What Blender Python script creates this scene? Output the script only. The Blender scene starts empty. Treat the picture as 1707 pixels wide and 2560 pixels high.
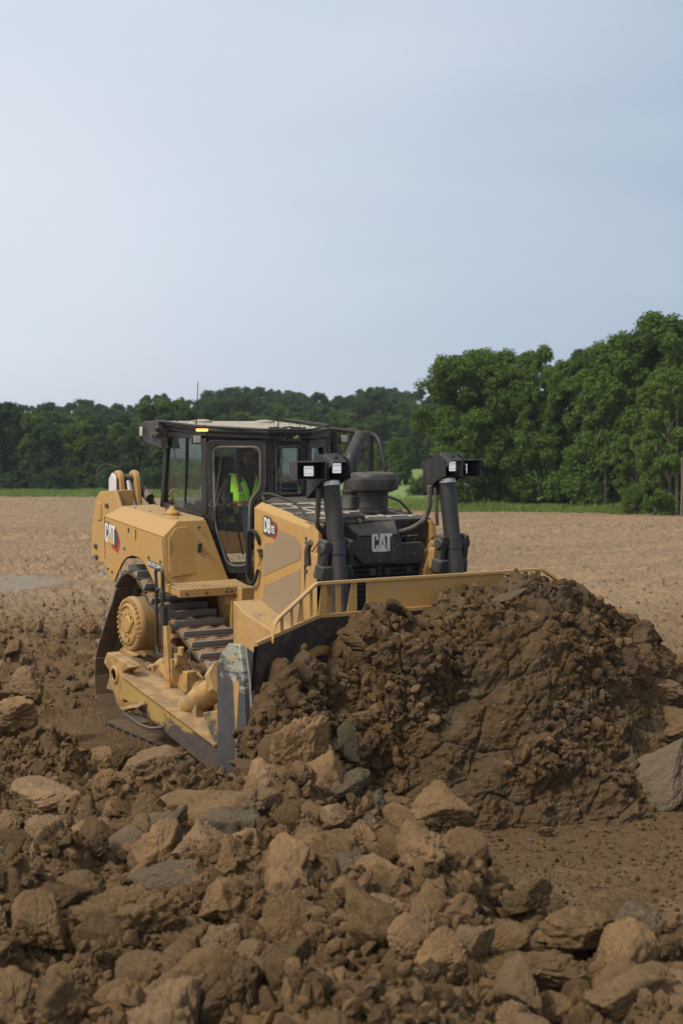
import bpy, bmesh, math, random
import numpy as np
from mathutils import Vector, Matrix
R = math.radians
sc = bpy.context.scene
col = sc.collection
# ---------------------------------------------------------------- camera
CAM = Vector((14.5364, -8.2708, 3.2535))
FW = Vector((-0.84669, 0.53002, -0.04688)); RT = Vector((0.53076, 0.84751, -0.00408)); UP = Vector((-0.03757, 0.02833, 0.99889))
cd = bpy.data.cameras.new('camera'); cam = bpy.data.objects.new('camera', cd); col.objects.link(cam)
cam.matrix_world = Matrix(((RT.x, UP.x, -FW.x, CAM.x), (RT.y, UP.y, -FW.y, CAM.y), (RT.z, UP.z, -FW.z, CAM.z), (0, 0, 0, 1)))
cd.sensor_fit = 'VERTICAL'; cd.sensor_height = 36; cd.sensor_width = 24; cd.lens = 53.35
cd.clip_start = 0.1; cd.clip_end = 5000
cd.dof.use_dof = True; cd.dof.focus_distance = 14.5; cd.dof.aperture_fstop = 3.2
sc.camera = cam
# ---------------------------------------------------------------- light
SUN_EL, SUN_AZ = R(48), math.atan2(-0.80, 0.10)
w = bpy.data.worlds.new('World'); sc.world = w; w.use_nodes = True
nt = w.node_tree; nt.nodes.clear()
def N(t, **k):
    n = nt.nodes.new(t)
    for a, b in k.items(): setattr(n, a, b)
    return n
wo = N('ShaderNodeOutputWorld'); bg = N('ShaderNodeBackground'); nt.links.new(bg.outputs[0], wo.inputs[0])
sky = N('ShaderNodeTexSky', sky_type='NISHITA', sun_disc=False, sun_elevation=SUN_EL, sun_rotation=R(90) - SUN_AZ, dust_density=3.0)
tc = N('ShaderNodeTexCoord')
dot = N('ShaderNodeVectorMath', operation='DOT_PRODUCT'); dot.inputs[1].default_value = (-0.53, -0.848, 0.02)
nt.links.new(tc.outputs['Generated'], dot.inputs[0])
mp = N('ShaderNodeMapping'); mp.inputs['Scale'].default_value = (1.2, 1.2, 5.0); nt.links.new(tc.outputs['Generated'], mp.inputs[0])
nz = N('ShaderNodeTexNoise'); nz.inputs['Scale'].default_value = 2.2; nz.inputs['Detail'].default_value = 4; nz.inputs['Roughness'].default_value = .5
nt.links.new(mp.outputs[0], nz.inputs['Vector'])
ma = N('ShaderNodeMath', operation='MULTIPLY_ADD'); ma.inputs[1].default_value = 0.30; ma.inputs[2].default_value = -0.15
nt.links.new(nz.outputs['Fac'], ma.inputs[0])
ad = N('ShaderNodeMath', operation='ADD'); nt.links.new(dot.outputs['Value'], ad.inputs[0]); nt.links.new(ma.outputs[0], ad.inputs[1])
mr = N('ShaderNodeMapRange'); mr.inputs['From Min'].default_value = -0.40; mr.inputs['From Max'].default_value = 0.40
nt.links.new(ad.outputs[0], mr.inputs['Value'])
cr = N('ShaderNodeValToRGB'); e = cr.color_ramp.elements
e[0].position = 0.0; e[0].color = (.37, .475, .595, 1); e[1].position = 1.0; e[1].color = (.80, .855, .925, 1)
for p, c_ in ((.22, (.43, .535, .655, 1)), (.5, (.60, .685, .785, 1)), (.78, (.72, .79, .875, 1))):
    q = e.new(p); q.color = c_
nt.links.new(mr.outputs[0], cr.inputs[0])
# lavender tint where the clouds thin
nz2 = N('ShaderNodeTexNoise'); nz2.inputs['Scale'].default_value = 3.1; nz2.inputs['Detail'].default_value = 2; nt.links.new(mp.outputs[0], nz2.inputs['Vector'])
tint = N('ShaderNodeMix', data_type='RGBA', blend_type='MULTIPLY'); tr = N('ShaderNodeMapRange'); tr.inputs['From Min'].default_value = .45; tr.inputs['From Max'].default_value = .65
nt.links.new(nz2.outputs['Fac'], tr.inputs['Value']); nt.links.new(tr.outputs[0], tint.inputs[0]); nt.links.new(cr.outputs[0], tint.inputs[6]); tint.inputs[7].default_value = (1.02, .99, 1.0, 1)
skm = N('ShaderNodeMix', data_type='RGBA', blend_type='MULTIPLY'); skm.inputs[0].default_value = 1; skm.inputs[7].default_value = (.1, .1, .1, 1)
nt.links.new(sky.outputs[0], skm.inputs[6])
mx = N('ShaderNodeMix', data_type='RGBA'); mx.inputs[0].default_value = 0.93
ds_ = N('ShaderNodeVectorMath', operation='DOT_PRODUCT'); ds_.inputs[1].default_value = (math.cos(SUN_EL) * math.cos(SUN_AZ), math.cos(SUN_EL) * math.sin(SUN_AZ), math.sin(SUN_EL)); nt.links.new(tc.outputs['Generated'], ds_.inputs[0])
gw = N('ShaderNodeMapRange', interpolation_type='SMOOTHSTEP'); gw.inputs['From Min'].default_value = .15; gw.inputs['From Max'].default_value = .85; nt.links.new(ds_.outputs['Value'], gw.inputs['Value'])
cl_ = N('ShaderNodeMix', data_type='RGBA'); nt.links.new(gw.outputs[0], cl_.inputs[0]); nt.links.new(tint.outputs[2], cl_.inputs[6]); cl_.inputs[7].default_value = (1.05, .97, .86, 1)  # warm-white glow round the sun, added outside the frame to warm the light
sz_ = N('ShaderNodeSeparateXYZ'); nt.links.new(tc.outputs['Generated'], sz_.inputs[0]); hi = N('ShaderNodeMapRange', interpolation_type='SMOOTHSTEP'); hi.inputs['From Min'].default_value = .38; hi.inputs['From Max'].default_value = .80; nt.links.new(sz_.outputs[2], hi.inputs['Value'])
dk = N('ShaderNodeMix', data_type='RGBA', blend_type='MULTIPLY'); nt.links.new(hi.outputs[0], dk.inputs[0]); nt.links.new(tint.outputs[2], dk.inputs[6]); dk.inputs[7].default_value = (.62, .60, .58, 1); nt.links.new(dk.outputs[2], cl_.inputs[6])   # unseen zenith darkened to cut fill light and make the lighting more directional
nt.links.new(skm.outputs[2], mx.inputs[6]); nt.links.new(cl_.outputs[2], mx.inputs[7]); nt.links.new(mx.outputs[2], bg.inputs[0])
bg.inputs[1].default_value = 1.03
sl = bpy.data.lights.new('sun', 'SUN'); so = bpy.data.objects.new('sun', sl); col.objects.link(so)
sl.energy = 3.0; sl.angle = R(9); sl.color = (1, .92, .80)
sd = Vector((math.cos(SUN_EL) * math.cos(SUN_AZ), math.cos(SUN_EL) * math.sin(SUN_AZ), math.sin(SUN_EL)))
so.rotation_euler = sd.to_track_quat('Z', 'Y').to_euler(); so.location = (0, 0, 30)
sc.view_settings.view_transform = 'Standard'; sc.view_settings.look = 'None'; sc.view_settings.exposure = 0; sc.view_settings.gamma = 1
sc.render.engine = 'CYCLES'
sc.cycles.max_bounces = 5; sc.cycles.diffuse_bounces = 3; sc.cycles.glossy_bounces = 2; sc.cycles.transparent_max_bounces = 10; sc.cycles.caustics_reflective = False; sc.cycles.caustics_refractive = False
rnd = random.Random(7); rs = np.random.RandomState(11)
# ---------------------------------------------------------------- helpers
def tag(o, label=None, cat=None, group=None, kind=None):
    if label: o['label'] = label
    if cat: o['category'] = cat
    if group: o['group'] = group
    if kind: o['kind'] = kind
    return o
def empty(name, loc=(0, 0, 0), rz=0):
    o = bpy.data.objects.new(name, None); col.objects.link(o); o.location = loc; o.rotation_euler = (0, 0, rz); o.empty_display_size = .2
    return o
def link(name, me, parent=None):
    o = bpy.data.objects.new(name, me); col.objects.link(o)
    if parent: o.parent = parent
    return o
class MB:
    def __init__(s): s.v = []; s.f = []; s.m = []; s.mi = 0
    def add(s, vs, fs):
        b = len(s.v); s.v += [tuple(v) for v in vs]; s.f += [tuple(b + i for i in f) for f in fs]; s.m += [s.mi] * len(fs)
        return s
    def box(s, c, d, rot=None, taper=1.0):
        c = Vector(c); vs = []
        for z in (-1, 1):
            t = taper if z > 0 else 1
            for x, y in ((-1, -1), (1, -1), (1, 1), (-1, 1)):
                v = Vector((x * d[0] / 2 * t, y * d[1] / 2 * t, z * d[2] / 2))
                if rot: v = rot @ v
                vs.append(c + v)
        return s.add(vs, [(3, 2, 1, 0), (4, 5, 6, 7), (0, 1, 5, 4), (1, 2, 6, 5), (2, 3, 7, 6), (3, 0, 4, 7)])
    def slab(s, pts, vec):
        pts = [Vector(p) for p in pts]; vec = Vector(vec); n = len(pts)
        nn = Vector((0, 0, 0))
        for i in range(n): nn += pts[i].cross(pts[(i + 1) % n])
        if nn.dot(vec) < 0: pts.reverse()
        return s.add(pts + [p + vec for p in pts], [tuple(range(n - 1, -1, -1)), tuple(range(n, 2 * n))] + [(i, (i + 1) % n, n + (i + 1) % n, n + i) for i in range(n)])
    def xz(s, pts, y0, y1): return s.slab([(p[0], y0, p[1]) for p in pts], (0, y1 - y0, 0))
    def yz(s, pts, x0, x1): return s.slab([(x0, p[0], p[1]) for p in pts], (x1 - x0, 0, 0))
    def ring(s, a, b, vec):   # polygonal frame between outlines a (outer) and b (inner), same counts
        vec = Vector(vec); n = len(a); a = [Vector(p) for p in a]; b = [Vector(p) for p in b]
        nn = Vector((0, 0, 0))
        for i in range(n): nn += a[i].cross(a[(i + 1) % n])
        if nn.dot(vec) < 0: a.reverse(); b.reverse()
        vs = a + b + [p + vec for p in a] + [p + vec for p in b]; f = []
        for i in range(n):
            j = (i + 1) % n
            f += [(i, n + i, n + j, j), (2 * n + i, 2 * n + j, 3 * n + j, 3 * n + i), (i, j, 2 * n + j, 2 * n + i), (n + j, n + i, 3 * n + i, 3 * n + j)]
        return s.add(vs, f)
    def cyl(s, p0, p1, r0, r1=None, n=20, cap=True):
        r1 = r0 if r1 is None else r1; p0 = Vector(p0); p1 = Vector(p1); d = (p1 - p0).normalized()
        a = d.orthogonal().normalized(); b = d.cross(a)
        vs = []
        for p, r in ((p0, r0), (p1, r1)):
            for i in range(n):
                t = 2 * math.pi * i / n; vs.append(p + (a * math.cos(t) + b * math.sin(t)) * r)
        f = [(i, (i + 1) % n, n + (i + 1) % n, n + i) for i in range(n)]
        if cap: f += [tuple(range(n - 1, -1, -1)), tuple(range(n, 2 * n))]
        return s.add(vs, f)
    def lathe(s, prof, o=(0, 0, 0), ax=(0, 0, 1), n=32):   # prof: (radius, height)
        o = Vector(o); d = Vector(ax).normalized(); a = d.orthogonal().normalized(); b = d.cross(a); vs = []; f = []
        for r, h in prof:
            for i in range(n):
                t = 2 * math.pi * i / n; vs.append(o + d * h + (a * math.cos(t) + b * math.sin(t)) * max(r, 1e-4))
        for k in range(len(prof) - 1):
            for i in range(n): f.append((k * n + i, k * n + (i + 1) % n, (k + 1) * n + (i + 1) % n, (k + 1) * n + i))
        f += [tuple(range(n - 1, -1, -1)), tuple(range((len(prof) - 1) * n, len(prof) * n))]
        return s.add(vs, f)
    def tube(s, path, r, n=10, sm=0, close=False):
        path = [Vector(p) for p in path]
        if sm: path = rounded(path, sm, close)
        rr = r if isinstance(r, (list, tuple)) else [r] * len(path)
        if len(rr) != len(path): rr = [rr[0] + (rr[-1] - rr[0]) * i / (len(path) - 1) for i in range(len(path))]
        vs = []; f = []; m = len(path); up = None
        for i, p in enumerate(path):
            t = ((path[(i + 1) % m] if (close or i < m - 1) else p) - (path[i - 1] if (close or i > 0) else p)).normalized()
            if up is None: up = t.orthogonal().normalized()
            up = (up - t * up.dot(t)).normalized(); bb = t.cross(up)
            for k in range(n):
                a = 2 * math.pi * k / n; vs.append(p + (up * math.cos(a) + bb * math.sin(a)) * rr[i])
        for i in range(m if close else m - 1):
            j = (i + 1) % m
            for k in range(n): f.append((i * n + k, i * n + (k + 1) % n, j * n + (k + 1) % n, j * n + k))
        if not close: f += [tuple(range(n - 1, -1, -1)), tuple(range((m - 1) * n, m * n))]
        return s.add(vs, f)
    def build(s, name, mat, parent=None, bevel=0, ang=35, seg=2):
        me = bpy.data.meshes.new(name); me.from_pydata(s.v, [], s.f)
        mats = mat if isinstance(mat, (list, tuple)) else [mat]
        for m in mats: me.materials.append(m)
        if len(mats) > 1: me.polygons.foreach_set('material_index', s.m)
        me.polygons.foreach_set('use_smooth', [True] * len(me.polygons)); me.set_sharp_from_angle(angle=R(ang)); me.update()
        o = link(name, me, parent)
        if bevel:
            b = o.modifiers.new('bevel', 'BEVEL'); b.width = bevel; b.segments = seg; b.limit_method = 'ANGLE'; b.angle_limit = R(40); b.harden_normals = False
        return o
def rounded(path, rad, close=False, k=5):
    out = []; m = len(path)
    for i, p in enumerate(path):
        if not close and i in (0, m - 1): out.append(p); continue
        a, b = path[i - 1], path[(i + 1) % m]
        r = rad[i] if isinstance(rad, (list, tuple)) else rad
        u = a - p; v = b - p; r1 = min(r, u.length * .45); r2 = min(r, v.length * .45)
        A = p + u.normalized() * r1; B = p + v.normalized() * r2
        for j in range(k + 1):
            t = j / k; out.append(A * (1 - t) ** 2 + p * 2 * t * (1 - t) + B * t * t)
    return out
def rpoly(pts, rad): return rounded([Vector(p) for p in pts], rad, True)
def text_mesh(txt, size, name, mat, parent, o, u, v, sx=1.0, off=0.0, shear=0.0, ext=0.004, align='CENTER'):
    cu = bpy.data.curves.new(name, 'FONT'); cu.body = txt; cu.size = size; cu.offset = off; cu.extrude = ext; cu.align_x = align; cu.align_y = 'CENTER'; cu.shear = shear
    cu.resolution_u = 4
    t = bpy.data.objects.new(name, cu); col.objects.link(t)
    bpy.context.view_layer.update(); dg = bpy.context.evaluated_depsgraph_get()
    me = bpy.data.meshes.new_from_object(t.evaluated_get(dg)); bpy.data.objects.remove(t); bpy.data.curves.remove(cu)
    u = Vector(u).normalized(); v = Vector(v).normalized(); n = u.cross(v)
    me.transform(Matrix(((u.x * sx, v.x, n.x, o[0]), (u.y * sx, v.y, n.y, o[1]), (u.z * sx, v.z, n.z, o[2]), (0, 0, 0, 1))))
    me.name = name; me.materials.clear(); me.materials.append(mat); return link(name, me, parent)
# ---------------------------------------------------------------- numpy noise
def _h(x, y, z, s=0):
    with np.errstate(over='ignore'):
        h = (x.astype(np.uint32) * np.uint32(374761393) + y.astype(np.uint32) * np.uint32(668265263) + z.astype(np.uint32) * np.uint32(2147483647 - 58) + np.uint32(s * 1274126177 & 0xffffffff))
        h = (h ^ (h >> np.uint32(13))) * np.uint32(1274126177); h ^= h >> np.uint32(16)
        h = h * np.uint32(2246822519); h ^= h >> np.uint32(13)
    return h.astype(np.float64) / 4294967295.0
def vnoise(x, y, z=None, s=0):     # smooth value noise, -1..1
    if z is None: z = np.zeros_like(x)
    xi = np.floor(x); yi = np.floor(y); zi = np.floor(z); fx = x - xi; fy = y - yi; fz = z - zi
    xi = xi.astype(np.int64); yi = yi.astype(np.int64); zi = zi.astype(np.int64)
    q = lambda t: t * t * t * (t * (t * 6 - 15) + 10)
    ux, uy, uz = q(fx), q(fy), q(fz); r = 0
    for a in (0, 1):
        for b in (0, 1):
            for c_ in ((0, 1) if np.any(z) else (0,)):
                wz = (uz if c_ else 1 - uz) if np.any(z) else 1
                r = r + _h(xi + a, yi + b, zi + c_, s) * (ux if a else 1 - ux) * (uy if b else 1 - uy) * wz
    return r * 2 - 1
def fbm(x, y, z=None, o=4, s=0, g=.5):
    r = 0; a = 1; t = 0
    for i in range(o):
        r = r + a * vnoise(x * 2 ** i + 17.3 * i, y * 2 ** i - 9.1 * i, None if z is None else z * 2 ** i + 3.7 * i, s + i); t += a; a *= g
    return r / t
def lumps(x, y, dens=1.0, s=0):    # rounded, faceted lumps scattered in cells; 0..1 height in cell units
    xi = np.floor(x).astype(np.int64); yi = np.floor(y).astype(np.int64); z0 = np.zeros_like(xi); out = np.zeros_like(x)
    for a in (-1, 0, 1):
        for b in (-1, 0, 1):
            cx = xi + a; cy = yi + b
            px = cx + _h(cx, cy, z0, s + 1); py = cy + _h(cx, cy, z0, s + 2); r = .25 + .5 * _h(cx, cy, z0, s + 3) ** 2; keep = _h(cx, cy, z0, s + 4) < dens
            th = _h(cx, cy, z0, s + 5) * 6.28; el = .6 + .5 * _h(cx, cy, z0, s + 6)
            dx = x - px; dy = y - py; u = dx * np.cos(th) + dy * np.sin(th); v = (-dx * np.sin(th) + dy * np.cos(th)) / el
            dd = np.maximum(np.abs(u) * .92, np.sqrt(u * u + v * v) * .8) + .25 * np.abs(v)
            hh = np.clip(1 - (dd / r) ** 2, 0, 1) ** .7 * r * (.5 + .7 * _h(cx, cy, z0, s + 7)) + np.where(dd < r, u * .35 * (_h(cx, cy, z0, s + 8) - .5), 0)
            out = np.maximum(out, np.where(keep, hh, 0))
    return out
def worley3(x, y, z, s=0):
    xi = np.floor(x).astype(np.int64); yi = np.floor(y).astype(np.int64); zi = np.floor(z).astype(np.int64); d1 = np.full(x.shape, 9.0); d2 = d1.copy()
    for a in (-1, 0, 1):
        for b in (-1, 0, 1):
            for c_ in (-1, 0, 1):
                cx = xi + a; cy = yi + b; cz = zi + c_
                d = (cx + _h(cx, cy, cz, s + 1) - x) ** 2 + (cy + _h(cx, cy, cz, s + 2) - y) ** 2 + (cz + _h(cx, cy, cz, s + 3) - z) ** 2
                d2 = np.minimum(d2, np.maximum(d, d1)); d1 = np.minimum(d1, d)
    return np.sqrt(d1), np.sqrt(d2)
def mesh_np(name, V, Q, mat, smooth=True):
    me = bpy.data.meshes.new(name); V = np.asarray(V, np.float32); Q = np.asarray(Q, np.int32); k = Q.shape[1]
    me.vertices.add(len(V)); me.vertices.foreach_set('co', V.ravel()); me.loops.add(Q.size); me.loops.foreach_set('vertex_index', Q.ravel())
    me.polygons.add(len(Q)); me.polygons.foreach_set('loop_start', np.arange(0, Q.size, k, dtype=np.int32)); me.polygons.foreach_set('loop_total', np.full(len(Q), k, np.int32))
    me.polygons.foreach_set('use_smooth', np.full(len(Q), smooth)); me.update(calc_edges=True)
    if mat: me.materials.append(mat)
    return me
def gridq(nr, nc):
    i = np.arange(nr - 1)[:, None] * nc + np.arange(nc - 1)[None, :]; i = i.ravel()
    return np.stack([i, i + 1, i + nc + 1, i + nc], 1)
def attr(me, name, val):
    a = me.attributes.new(name, 'FLOAT', 'POINT'); a.data.foreach_set('value', np.asarray(val, np.float32).ravel())
# ---------------------------------------------------------------- materials
class G:
    def __init__(s, name):
        s.m = bpy.data.materials.new(name); s.m.use_nodes = True; s.t = s.m.node_tree; s.t.nodes.clear()
        s.out = s.t.nodes.new('ShaderNodeOutputMaterial')
    def n(s, t, ins=None, **k):
        n = s.t.nodes.new(t)
        for a, b in k.items(): setattr(n, a, b)
        for a, b in (ins or {}).items():
            if hasattr(b, 'is_output') or hasattr(b, 'links'): s.t.links.new(b, n.inputs[a])
            else: n.inputs[a].default_value = b
        return n
    def noise(s, sc_, det=4, ro=.55, vec=None, dist=0):
        d = {'Scale': sc_, 'Detail': det, 'Roughness': ro, 'Distortion': dist}
        if vec is not None: d['Vector'] = vec
        return s.n('ShaderNodeTexNoise', d).outputs['Fac']
    def rng(s, v, a, b, c_=0, d=1): return s.n('ShaderNodeMapRange', {'Value': v, 'From Min': a, 'From Max': b, 'To Min': c_, 'To Max': d}).outputs[0]
    def mix(s, f, a, b, bt='MIX'):
        return s.n('ShaderNodeMix', {0: f, 6: a if not isinstance(a, tuple) else a + (1,), 7: b if not isinstance(b, tuple) else b + (1,)}, data_type='RGBA', blend_type=bt).outputs[2]
    def math(s, op, a, b=0.0): return s.n('ShaderNodeMath', {0: a, 1: b}, operation=op).outputs[0]
    def bump(s, h, st=.3, dist=.01, nrm=None):
        d = {'Height': h, 'Strength': st, 'Distance': dist}
        if nrm is not None: d['Normal'] = nrm
        return s.n('ShaderNodeBump', d).outputs[0]
    def bsdf(s, **k):
        p = s.n('ShaderNodeBsdfPrincipled')
        for a, b in k.items():
            a = a.replace('_', ' ')
            if hasattr(b, 'links'): s.t.links.new(b, p.inputs[a])
            elif isinstance(b, tuple) and len(b) == 3: p.inputs[a].default_value = b + (1,)
            else: p.inputs[a].default_value = b
        s.t.links.new(p.outputs[0], s.out.inputs[0]); return s.m
def soil(name, dry, wet, grey=0.0, use_attr=False, coord='Object', fine=1.0):
    g = G(name); co = g.n('ShaderNodeTexCoord').outputs['Object'] if coord == 'Object' else g.n('ShaderNodeNewGeometry').outputs['Position']
    n1 = g.noise(1.3, 5, .6, co); n2 = g.noise(9, 5, .65, co); n3 = g.noise(60, 4, .7, co); ri = g.n('ShaderNodeObjectInfo').outputs['Random']
    dk = tuple(a * .62 for a in dry)
    c1 = g.mix(g.rng(n2, .35, .68), dk, dry)
    c1 = g.mix(g.rng(n1, .42, .62), c1, tuple(a * b for a, b in zip(dry, (1.12, 1.06, .98))))
    c2 = g.mix(g.rng(n2, .3, .7), tuple(a * .6 for a in wet), wet)
    if use_attr:
        mo = g.n('ShaderNodeAttribute', attribute_name='moist').outputs['Fac']
        mo = g.rng(g.math('ADD', mo, g.rng(n1, 0, 1, -.35, .35)), .25, .75)
        bn = g.rng(g.noise(1.0, 4, .6, g.n('ShaderNodeMapping', {'Vector': co, 'Scale': (.34, .10, 0), 'Rotation': (0, 0, -.56)}).outputs[0]), .42, .62, 0, .6); c1 = g.mix(bn, c1, tuple(a * .66 for a in dry)); c = g.mix(mo, c1, c2)
        cl = g.n('ShaderNodeAttribute', attribute_name='clay').outputs['Fac']
        c = g.mix(g.rng(g.math('ADD', cl, g.rng(n2, .3, .7, -.35, .35)), .4, .7), c, (.27, .235, .195))
    else:
        c = g.mix(g.rng(ri, .15, .9), c1, c2)
    gm = g.rng(n1, .5, .64)
    if grey: c = g.mix(g.math('MULTIPLY', g.rng(g.noise(2.4, 4, .6, co), .42 if grey > .5 else .5, .60 if grey > .5 else .72), min(1, grey * 1.1)), c, (.165, .145, .112))
    c = g.mix(g.rng(n3, .3, .75, .0, .35), c, tuple(a * .55 for a in wet))
    vo = g.n('ShaderNodeTexVoronoi', {'Vector': co, 'Scale': 34.0 * fine}, feature='F1')
    sp = g.math('LESS_THAN', vo.outputs['Distance'], .16); pk = g.math('GREATER_THAN', g.n('ShaderNodeSeparateColor', {0: vo.outputs['Color']}).outputs[0], .9)
    c = g.mix(g.math('MULTIPLY', sp, pk), c, (.33, .29, .23))
    h = g.math('ADD', g.math('MULTIPLY', g.noise(28 * fine, 6, .7, co), 1.0), g.math('MULTIPLY', g.noise(110 * fine, 3, .7, co), .35))
    v2 = g.n('ShaderNodeTexVoronoi', {'Vector': co, 'Scale': 22.0 * fine, 'Detail': 2.0}, feature='F1').outputs['Distance']
    h = g.math('SUBTRACT', h, g.math('MULTIPLY', v2, .6))
    return g.bsdf(Base_Color=c, Roughness=.95, Specular_IOR_Level=.15, Normal=g.bump(h, .75, .03))
DRY = (.335, .246, .160); WET = (.160, .104, .054)
M = {}
M['soil'] = soil('earth', DRY, WET, 0, True, 'Pos')
M['clod'] = soil('clod_earth', (.345, .228, .122), (.175, .113, .058), .2)
M['clod_pale'] = soil('pale_clod_earth', (.36, .25, .148), (.29, .195, .112), .2)
M['clod_grey'] = soil('grey_clod_earth', (.205, .165, .115), (.175, .137, .092), .3)
M['heap'] = soil('moist_earth', (.140, .090, .047), (.088, .057, .031), .3, False, 'Pos')
M['slab'] = soil('smooth_clay', (.205, .155, .105), (.175, .135, .095), .3, fine=.7)
def paint(name, colr, dust=.5, dcol=(.36, .265, .16), rough=.45, scratch=None, metal=0.0, mud=0.0):
    g = G(name); co = g.n('ShaderNodeNewGeometry').outputs['Position']; nr = g.n('ShaderNodeNewGeometry').outputs['Normal']
    up = g.n('ShaderNodeSeparateXYZ', {0: nr}).outputs[2]
    n1 = g.noise(2.2, 6, .65, co); n2 = g.noise(14, 5, .7, co); mp_ = g.n('ShaderNodeMapping', {'Vector': co, 'Scale': (9, 9, 1.3)}).outputs[0]; n3 = g.noise(1.0, 5, .6, mp_)
    c = g.mix(g.rng(n2, .3, .7), tuple(a * .9 for a in colr), colr)
    d = g.math('ADD', g.rng(n1, .35, .75, 0, .55), g.math('ADD', g.rng(up, .2, 1, 0, .75), g.rng(n3, .48, .66, 0, .75)))
    d = g.math('MULTIPLY', g.rng(d, .15, 1.3), dust)
    c = g.mix(d, c, dcol)
    if mud:
        zz = g.n('ShaderNodeSeparateXYZ', {0: co}).outputs[2]; nm = g.math('ADD', g.noise(5.5, 7, .75, co), g.rng(zz, .2, 2.6, .16 * mud, -.16)); mk = g.rng(nm, .53, .64, 0, .6); c = g.mix(mk, c, (.17, .115, .066))
        sp_ = g.rng(g.noise(45, 3, .6, co), .66, .69, 0, .6); c = g.mix(g.math('MULTIPLY', sp_, g.rng(zz, .5, 3.2, 1, .15)), c, (.17, .115, .066))
    rg = g.rng(d, 0, .5, rough, .9)
    if scratch:
        vs = g.n('ShaderNodeMapping', {'Vector': co, 'Scale': (3, 3, 12), 'Rotation': (0, .3, 0)}).outputs[0]
        s1 = g.rng(g.noise(2.0, 6, .75, vs), scratch[1], scratch[1] + .06); c = g.mix(s1, c, scratch[0])
    return g.bsdf(Base_Color=c, Roughness=rg, Metallic=metal, Specular_IOR_Level=.4, Normal=g.bump(n2, .06, .004))
YEL = (.445, .262, .078)
M['yellow'] = paint('yellow_paint', YEL, .65, mud=.25)
M['yellow2'] = paint('dusty_yellow_paint', (.44, .26, .082), .85, mud=1.0)
M['dark'] = paint('charcoal_paint', (.022, .023, .026), .16, (.17, .15, .125))
M['dark2'] = paint('dusty_charcoal_paint', (.022, .023, .026), .36, (.22, .195, .16))
M['cabin'] = paint('black_cab_paint', (.012, .012, .013), .16, (.15, .13, .11))
M['roof'] = paint('cab_roof_dust', (.06, .06, .06), 1.5, (.36, .33, .28))
M['rubber'] = paint('dusty_rubber', (.04, .038, .036), 1.0, (.20, .17, .135), .8)
M['steel'] = paint('worn_steel', (.105, .108, .115), .35, (.24, .18, .12), .42, metal=.6, mud=.8)
M['shoe'] = paint('track_steel', (.085, .078, .075), .55, (.17, .115, .066), .5, metal=.35, mud=1.2)
M['bright'] = paint('bright_steel', (.27, .27, .285), .18, (.24, .18, .12), .36, metal=.15)
g = G('packed_soil'); co = g.n('ShaderNodeTexCoord').outputs['Object']; n = g.noise(40, 6, .7, co); M['packed'] = g.bsdf(Base_Color=g.mix(g.rng(n, .3, .7), (.14, .092, .052), (.30, .19, .105)), Roughness=.95, Normal=g.bump(n, .8, .02))
g = G('chrome'); M['chrome'] = g.bsdf(Base_Color=(.75, .76, .8), Metallic=1.0, Roughness=.16)
g = G('screen_mesh'); co = g.n('ShaderNodeNewGeometry').outputs['Position']; mpn = g.n('ShaderNodeMapping', {'Vector': co, 'Scale': (60, 60, 60)}).outputs[0]
n = g.noise(5, 4, .6, co); wv = g.n('ShaderNodeTexWave', {'Vector': co, 'Scale': 42.0}, bands_direction='X').outputs['Fac']
M['mesh'] = g.bsdf(Base_Color=g.mix(g.rng(wv, .2, .8, 0, .30), g.mix(n, (.25, .185, .115), (.32, .235, .15)), (.17, .125, .08)), Roughness=.85, Normal=g.bump(wv, .3, .003))
def plain(name, c_, r=.6, **k): g = G(name); return g.bsdf(Base_Color=c_, Roughness=r, **k)
M['black'] = plain('black', (.008, .008, .009), .7); M['white'] = plain('white_vinyl', (.62, .62, .62), .5); M['red'] = plain('red_vinyl', (.34, .035, .03), .5)
M['badge'] = plain('dark_vinyl', (.055, .05, .048), .5); M['badgeyel'] = plain('yellow_vinyl', (.55, .35, .09), .5)
M['silver'] = plain('silver', (.55, .55, .57), .4); M['orange'] = plain('orange_tape', (.55, .10, .04), .6); M['greytape'] = plain('reflective_tape', (.30, .31, .32), .5)
g = G('hi_vis_fabric'); co = g.n('ShaderNodeTexCoord').outputs['Object']; n = g.noise(14, 4, .6, co); M['vest'] = g.bsdf(Base_Color=g.mix(g.rng(n, .3, .7), (.34, .95, .03), (.55, 1.0, .08)), Roughness=.75, Normal=g.bump(n, .5, .02), Emission_Color=(.22, 1, .03), Emission_Strength=.0)
M['skin'] = plain('skin', (.22, .125, .085), .55); M['hair'] = plain('dark_hair', (.012, .009, .008), .6); M['jeans'] = plain('denim', (.035, .055, .085), .9); M['shirt'] = plain('black_shirt', (.012, .012, .014), .9); M['boot'] = plain('boot_suede', (.10, .085, .05), .9)
g = G('amber_lamp'); M['amber'] = g.bsdf(Base_Color=(.9, .4, .05), Emission_Color=(1, .42, .06), Emission_Strength=5.0)
g = G('lamp_lens'); co = g.n('ShaderNodeTexCoord').outputs['Object']; M['lens'] = g.bsdf(Base_Color=(.78, .78, .76), Roughness=.25, Emission_Color=(.8, .82, .85), Emission_Strength=.5)
g = G('window_glass'); tr = g.n('ShaderNodeBsdfTransparent', {0: (.94, .97, .95, 1)}); gl = g.n('ShaderNodeBsdfGlossy', {0: (.8, .85, .85, 1), 1: .03})
fr = g.n('ShaderNodeFresnel', {0: 1.5}); du = g.n('ShaderNodeBsdfDiffuse', {0: (.16, .14, .11, 1)})
m1 = g.n('ShaderNodeMixShader', {0: g.math('MULTIPLY', fr.outputs[0], .22), 1: tr.outputs[0], 2: gl.outputs[0]}); m2 = g.n('ShaderNodeMixShader', {0: .012, 1: m1.outputs[0], 2: du.outputs[0]})
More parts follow.
